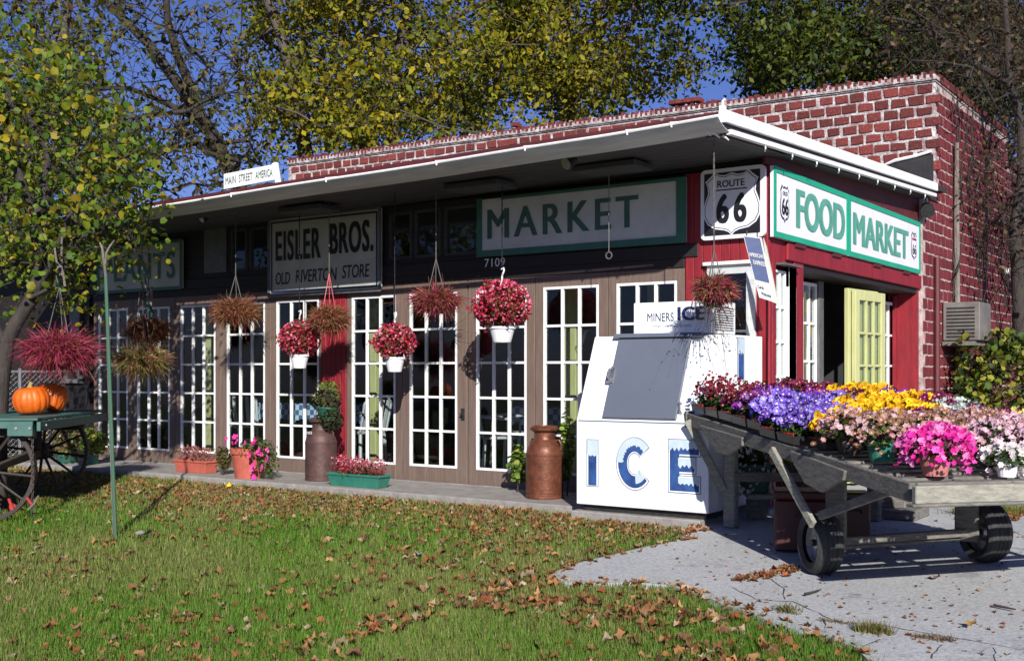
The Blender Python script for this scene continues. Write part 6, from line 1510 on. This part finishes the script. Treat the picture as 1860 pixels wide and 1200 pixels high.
# climbing dark vine just past the corner
t=thing('dry_vine','dark bare vine climbing straight up the brick side wall just past the corner','plant',(-3.7,15.1,0))
A0=[];B0=[]; 
for k in range(5):
    y=15.45+rng.uniform(-.1,.25); p=np.array([-3.71,y,2.3+rng.uniform(-.2,.2)])
    while p[2]<4.7: q=p+np.array([rng.normal(0,.015),rng.normal(0,.05),rng.uniform(.1,.25)]); A0.append(p);B0.append(q);p=q
A0=np.array(A0);B0=np.array(B0); segs_mesh('stems',A0,B0,np.full(len(A0),.011),np.full(len(A0),.009),M['darkbark'],t,4)
# window air conditioner
ya,yb = xp(1757,600,-3.45).y, xp(1757,600,-3.45).y+.62
t=thing('air_conditioner','pale window air conditioner sticking out of the brick side wall above the ivy','air conditioner',(-3.6,(ya+yb)/2,1.7))
zt=at(1778,563,16.2).z; zb3=at(1778,625,16.2).z
mb=MB(); mb.box((-3.75,ya,zb3),(-3.30,yb,zt)); cs=mb.build('case',M['aircon'],t,bevel=.012)
mb=MB(); 
for k in range(9): mb.box((-3.70,ya-.006,zb3+.04+.045*k),(-3.36,ya-.001,zb3+.062+.045*k))
mb.build('side_louvre',M['darkmetal'],cs)
mb=MB(); mb.box((-3.74,ya-.05,zb3-.06),(-3.35,yb+.05,zb3-.01)); mb.build('shelf',M['wood'],t)
q=xp(1842,492,-3.6); t=thing('wall_lamp','small white lamp fixed high on the brick side wall behind the branches','lamp',q); mb=MB(); mb.box((-3.74,q.y,q.z-.05),(-3.4,q.y+.3,q.z+.05)); mb.build('lamp_case',M['white'],t,bevel=.01)
mb=MB(); mb.box((-3.75,q.y+.1,q.z-.15),(-3.7,q.y+.2,q.z-.05)); mb.build('bracket',M['conduit'],t)

# ================================================================== NEIGHBOURS
o0=at(-60,640,27); hx=thing('neighbour_house','white sided neighbour house with a framed window seen past the left trees','house',(o0.x,o0.y,0))
hw=MB(); pL=at(-330,640,29); pR=at(62,640,27)
dirh=(pR-pL); dirh.z=0; Lh=dirh.length; dirh.normalize(); nh=Vector((-dirh.y,dirh.x,0))
def HW(u,z,o=0): p=pR-dirh*u+nh*o; return Vector((p.x,p.y,z))
k=0; z=.3
while z<3.4:
    mb=MB(); a,b=HW(0,z),HW(Lh,z); mb.beam(a+Vector((0,0,.075))-nh*.01,b+Vector((0,0,.075))-nh*.01,.03,.152,up=(0,0,1)); mb.build('siding_board',M['siding'],hx); z+=.155
mb=MB(); mb.add([HW(0,0,.02),HW(Lh,0,.02),HW(Lh,3.5,.02),HW(0,3.5,.02),HW(0,0,6),HW(Lh,0,6),HW(Lh,3.5,6),HW(0,3.5,6)],[(0,1,2,3),(7,6,5,4),(0,4,5,1),(1,5,6,2),(2,6,7,3),(3,7,4,0)]); mb.build('wall',M['siding'],hx)
mb=MB(); mb.add([HW(-.4,3.4,-.5),HW(Lh+.4,3.4,-.5),HW(Lh+.4,5.2,3),HW(-.4,5.2,3),HW(-.4,3.4,6.5),HW(Lh+.4,3.4,6.5)],[(0,1,2,3),(3,2,5,4),(0,3,4),(1,5,2),(0,4,5,1)]); mb.build('roof',M['shingle'],hx)
for u0 in (.35,2.4):
    mb=MB()
    for a,b,c,d in ((u0,u0+.1,1.4,2.9),(u0+.8,u0+.9,1.4,2.9),(u0+.1,u0+.8,1.4,1.5),(u0+.1,u0+.8,2.8,2.9),(u0+.1,u0+.8,2.12,2.18),(u0+.43,u0+.47,1.5,2.8)):
        mb.add([HW(a,c,-.06),HW(b,c,-.06),HW(b,d,-.06),HW(a,d,-.06),HW(a,c,-.0),HW(b,c,-.0),HW(b,d,-.0),HW(a,d,-.0)],[(0,1,2,3),(7,6,5,4),(0,4,5,1),(1,5,6,2),(2,6,7,3),(3,7,4,0)])
    wf=mb.build('window',M['white'],hx); mb=MB(); mb.add([HW(u0+.1,1.5,-.03),HW(u0+.8,1.5,-.03),HW(u0+.8,2.8,-.03),HW(u0+.1,2.8,-.03)],[(0,1,2,3)]); mb.build('pane',M['interior'],wf)
fx=thing('plank_fence','weathered grey plank fence behind the pumpkins','fence',tuple(Vector((at(80,675,19).x,at(80,675,19).y,0))))
pa=at(-90,675,18.4); pb=at(190,675,20.2); pa.z=pb.z=0; Lf=(pb-pa).length; df=(pb-pa).normalized(); n=int(Lf/.15)
for k in range(n):
    p=pa+df*(.15*k); mb=MB(); mb.beam(p+df*.004,p+df*.142,.02,.0001) if False else mb.beam(p+df*.07,p+df*.07+Vector((0,0,1.86+rnd.uniform(-.02,.02))),.14,.02,up=tuple(Vector((-df.y,df.x,0)))); mb.build('plank',M['fencewood'],fx)
for z_ in (.4,1.5): mb=MB(); mb.beam(pa+Vector((0,.04,z_)),pb+Vector((0,.04,z_)),.04,.09); mb.build('rail',M['fencewood'],fx)
cx2=thing('chain_link_fence','low chain link fence with a metal top rail in front of the plank fence','fence',tuple(Vector((at(60,675,16).x,at(60,675,16).y,0))))
pa=at(-110,675,15.4); pb=at(172,675,16.6); pa.z=pb.z=0; Lf=(pb-pa).length; df=(pb-pa).normalized()
mb=MB(); mb.tube([pa+Vector((0,0,1.2)),pb+Vector((0,0,1.2))],.022,8); mb.build('top_rail',M['steel'],cx2)
for k in range(3): p=pa.lerp(pb,k/2); mb=MB(); mb.tube([p,p+Vector((0,0,1.25))],.025,8); mb.build('post',M['steel'],cx2)
A0=[];B0=[]
for k in range(int(Lf/.075)+16):
    for s_ in (1,-1):
        x0_=k*.075-1.2*(s_>0); x1_=x0_+1.2*s_ if s_>0 else x0_-1.2; a_,b_=(x0_,0),(x1_,1.2)
        def cl(a,b): 
            return a,b
        xa_,xb_=min(max(a_[0],0),Lf),min(max(b_[0],0),Lf)
        if abs(xb_-xa_)<.05: continue
        ta=(xa_-a_[0])/(b_[0]-a_[0]); tb=(xb_-a_[0])/(b_[0]-a_[0])
        A0.append(np.array(pa+df*xa_+Vector((0,0,1.2*ta)))); B0.append(np.array(pa+df*xb_+Vector((0,0,1.2*tb))))
segs_mesh('wire_mesh',np.array(A0),np.array(B0),np.full(len(A0),.0022),np.full(len(A0),.0022),M['steel'],cx2,3)

# ================================================================== LAWN, LITTER, CRACKS
def lawn_ok(x,y):
    return (~inside(x,y)) & ~((y>8.40)&(x>-14)&(x<-5.05)) & ~((y>8.18)&(x>-5.1)&(x<-3.85)) & (y<8.95+10*(x<-13.7)) 
def gsl(y): return np.where(y>9,0,-.05*(9-y))
def pixgrid(n,px0,px1,py0,py1,pw=1.0):
    px=rng.uniform(px0,px1,n); py=py0+(py1-py0)*rng.uniform(0,1,n)**pw
    u=(px-CX)/F_PX; r2=-(HY-py)/F_PX; r0=RV[0]*u+FV[0]; r1=RV[1]*u+FV[1]; d=CAM_H/r2; m_=r1*d<9; d=np.where(m_,(CAM_H+.45)/(r2+.05*r1),d)
    return r0*d,r1*d,d
N=230000
x,y,d=pixgrid(N,-90,1700,838,1240,1.25)
xw=rng.uniform(-15,1.5,60000); yw=rng.uniform(.5,8.4,60000); dw=FV[0]*xw+FV[1]*yw
x=np.concatenate([x,xw]); y=np.concatenate([y,yw]); d=np.concatenate([d,dw])
edge=rng.normal(0,.035,len(x)); ok=lawn_ok(x+edge,y+edge)&(d>3); x,y,d=x[ok],y[ok],d[ok]
patch=np.sin(x*1.7+y*.9)+np.sin(x*.6-y*2.1+1)+np.sin(x*3.7+y*4.1)*.6+rng.normal(0,.5,len(x))
h=rng.uniform(.014,.038,len(x))*(1+.3*(patch>1))*(1+.05*(d-5)); wd=.0032*(1+.09*(d-5))
th=rng.uniform(0,2*PI,len(x)); lean=rng.uniform(.2,1.4,len(x))*h; z=gsl(y)-.03
b1=np.stack([x-np.sin(th)*wd,y+np.cos(th)*wd,z],1); b2=np.stack([x+np.sin(th)*wd,y-np.cos(th)*wd,z],1); tp_=np.stack([x+np.cos(th)*lean,y+np.sin(th)*lean,z+h+.028],1)
V=np.stack([b1,b2,tp_],1).reshape(-1,3); Fc=np.arange(len(x)*3).reshape(-1,3)
tp2=np.clip(.5+patch*.33+rng.normal(0,.25,len(x)),0,1)[:,None]; gcol=np.array([[.19,.22,.06]])*(1-tp2)+np.array([[.095,.21,.02]])*tp2
dry=rng.uniform(0,1,len(x))<(.10+.22*np.clip((y-6.5)/2,0,1)); gcol=np.where(dry[:,None],[.30,.25,.11],gcol)
gcol=gcol*rng.uniform(.6,1.35,(len(x),1)); npmesh('grass',V,Fc,gcol,M['blade'],None,kind='stuff',label='short mown lawn with greener and drier patches',cat='grass')
# leaf litter
LIT=[(.27,.11,.045),(.33,.17,.08),(.20,.085,.04),(.34,.18,.08),(.22,.12,.07),(.27,.08,.035),(.36,.26,.17),(.15,.075,.045),(.25,.12,.05)]
def litter(x,y,size,zoff,palx=LIT,fold=.9):
    P=np.stack([x,y,gsl(y)+zoff],1); return leafset(P,size,palx,up=2.6,shape='lobed',fold=fold*.8,asp=.7)
sets=[]
x,y,d=pixgrid(3600,-60,1330,842,1230,1.5); cl=np.sin(x*2.3+1)+np.sin(y*3.1+x)+rng.normal(0,.9,len(x)); ok=lawn_ok(x,y)&(cl>.1); sets.append(litter(x[ok],y[ok],.055,.004))
x=rng.uniform(-13.5,-4,4300); y=8.35-np.abs(rng.normal(0,.9,4300)); ok=lawn_ok(x,y); sets.append(litter(x[ok],y[ok],.05,.002))
ex=[];ey=[]
for i in range(len(PAVE_PX)-2):
    a=pave[i];b=pave[i+1]; m_=int((b-a).length*38)
    for k in range(m_): f=rng.uniform(); ex.append(a.x+(b.x-a.x)*f+rng.normal(0,.05)); ey.append(a.y+(b.y-a.y)*f+rng.normal(0,.05))
sets.append(litter(np.array(ex),np.array(ey),.050,.010))
# leaf drift on the lawn: a band running from the tip of the pavement towards the lower left
def band(pts,n,sp):
    X_=[];Y_=[]
    for i in range(len(pts)-1):
        a=gp(*pts[i]);b=gp(*pts[i+1])
        for k in range(n): f=rng.uniform(); X_.append(a.x+(b.x-a.x)*f+rng.normal(0,sp)); Y_.append(a.y+(b.y-a.y)*f+rng.normal(0,sp))
    return np.array(X_),np.array(Y_)
for pts,n,sp in (([(1010,1045),(930,1065),(850,1085),(760,1120),(640,1150),(560,1185)],30,.10),([(830,1090),(960,1100),(1080,1095)],26,.09),([(1080,1120),(1180,1110),(1300,1135),(1420,1180)],36,.14),([(1230,1190),(1330,1200),(1480,1215)],36,.13)):
    x,y=band(pts,n,sp); ok=lawn_ok(x,y); sets.append(litter(x[ok],y[ok],.066,.004,fold=.9))
npmesh('fallen_leaves',*merge(*sets),M['litter'],None,kind='stuff',label='brown fallen leaves strewn and drifted over the lawn',cat='leaves')
x,y,d=pixgrid(420,1180,1900,930,1200,1.0); ok=inside(x,y); s1=litter(x[ok],y[ok],.022,.014)
x,y=band([(1340,1058),(1400,1047),(1440,1035)],60,.035); s2=litter(x,y,.05,.016); x,y=band([(1780,950),(1860,930)],120,.08); s3=litter(x,y,.05,.016); x,y=band([(1240,970),(1275,965)],25,.04); s4=litter(x,y,.06,.016)
npmesh('leaf_crumbs',*merge(s1,s2,s3,s4),M['litter'],None,kind='stuff',label='bits of dry leaf scattered over the concrete',cat='leaves')
for px,py,lab,s_,pc in ((1700,1058,'long curled brown leaf lying alone on the concrete in front of the cart',.16,[(.26,.10,.06)]),(1766,1142,'yellow-brown oak leaf on the concrete at lower right',.15,[(.36,.22,.06)]),(1403,1100,'small brown leaf on the concrete near the lawn edge',.09,[(.24,.10,.06)]),
                         (762,1014,'pale bleached leaf lying in the middle of the lawn',.14,[(.50,.46,.42)]),(418,888,'bright yellow leaf on the grass below the terracotta tub',.15,[(.75,.48,.02)]),(811,997,'orange-yellow leaf on the lawn below the copper can',.09,[(.62,.36,.03)]),(262,978,'large pale grey leaf at the foot of the green stake',.18,[(.55,.53,.50)])):
    p=gp(px,py); P=np.array([[p.x,p.y,p.z+.03]]); k=1; P=P+rng.normal(0,s_*.10,(k,3))*[1,1,.02]
    V,F,Cc=leafset(P,np.full(k,s_*.72),pc,up=9,shape='lobed',fold=.5); o=npmesh('fallen_leaf',V,F,Cc,M['litter'],None); props(o,lab,'leaf')
# dark rod standing in for the stake shadow on the lawn; twigs on the concrete
for pts,lab in (([(256,944),(275,925),(301,906)],'dark fallen twig on the lawn behind the green stake'),([(1462,1087),(1478,1083),(1491,1079)],'thin twig on the concrete left of centre'),([(1806,1108),(1826,1112),(1845,1116)],'thin dark twig on the concrete near the right edge')):
    mb=MB(); mb.tube([gp(*p)+Vector((0,0,.03)) for p in pts],[.009,.007,.004],5); mb.build('twig',M['darkbark'],None,label=lab,cat='twig',origin=tuple(gp(*pts[0])))
# cracks in the concrete
M['crack']=pm('crack_dirt',(.04,.035,.03),None,30,.95,.3)
mb=MB()
def crack(pts,wd=.007):
    P=[gp(*p) for p in pts]; Q=[]
    for i in range(len(P)-1):
        m_=max(2,int((P[i+1]-P[i]).length/.06))
        for k in range(m_): q=P[i].lerp(P[i+1],k/m_); Q.append(q+Vector((rng.normal(0,.007),rng.normal(0,.007),0)))
    Q.append(P[-1])
    for i in range(len(Q)-1):
        a,b=Q[i],Q[i+1]; dd=(b-a); nn_=Vector((-dd.y,dd.x,0)).normalized()*wd*rng.uniform(.4,1.2)*.5
        vs=[]
        for p,s_ in ((a,-1),(a,1),(b,1),(b,-1)): q=p+nn_*s_; q.z=g(q.y)+.0145; vs.append(q)
        mb.add(vs,[(0,1,2,3)])
for c_ in ([(1330,1070),(1372,1092),(1440,1096),(1520,1133),(1600,1138),(1700,1157),(1860,1185)],[(1375,1092),(1362,1112)],[(1598,1165),(1560,1185)],[(1708,1174),(1692,1200)],[(1808,1182),(1806,1215)],[(1360,1040),(1400,1055),(1422,1072),(1426,1092)],[(1495,1125),(1498,1145)],[(1600,905),(1700,925),(1860,975)],[(1540,1000),(1700,985),(1860,1000)]): crack(c_,.007)
mb.build('pavement_crack',M['crack'],None,kind='structure')
def tuft(pts,n,h,sp,palx,nm,lab):
    x,y=band(pts,n,sp); th=rng.uniform(0,2*PI,len(x)); z=gsl(y)+.01; hh=rng.uniform(.4,1.2,len(x))*h; w2=.004; ln=rng.uniform(.2,1.1,len(x))*hh
    V=np.stack([np.stack([x-np.sin(th)*w2,y+np.cos(th)*w2,z],1),np.stack([x+np.sin(th)*w2,y-np.cos(th)*w2,z],1),np.stack([x+np.cos(th)*ln,y+np.sin(th)*ln,z+hh],1)],1).reshape(-1,3)
    o=npmesh(nm,V,np.arange(len(x)*3).reshape(-1,3),pal(palx,len(x)),M['blade'],None); props(o,lab,'grass'); o['kind']='stuff'
DRYG=[(.16,.15,.05),(.12,.14,.03),(.22,.17,.08)]
tuft([(1420,1110),(1440,1118)],120,.05,.02,DRYG,'grass_tuft','small weed tuft in the concrete crack nearest the lawn')
tuft([(1560,1148),(1610,1154)],320,.06,.025,DRYG,'grass_tuft','bushiest weed tuft growing in the concrete crack')
tuft([(1665,1160),(1730,1168)],260,.025,.02,[(.20,.14,.09),(.15,.11,.07)],'grass_tuft','flat dry brown weed patch in the crack at lower right')
tuft([(1490,1130),(1550,1137)],160,.02,.015,[(.20,.15,.09)],'grass_tuft','thin dry weeds along the crack left of the bushiest tuft')
tuft([(1760,935),(1800,940),(1860,925)],500,.08,.10,[(.12,.18,.03),(.2,.2,.05)],'grass_tuft','patch of grass on the concrete behind the right cart wheel')
tuft([(1150,915),(1180,918)],260,.16,.035,[(.22,.26,.08),(.15,.2,.04)],'grass_tuft','taller grass growing up against the front of the ice bin')
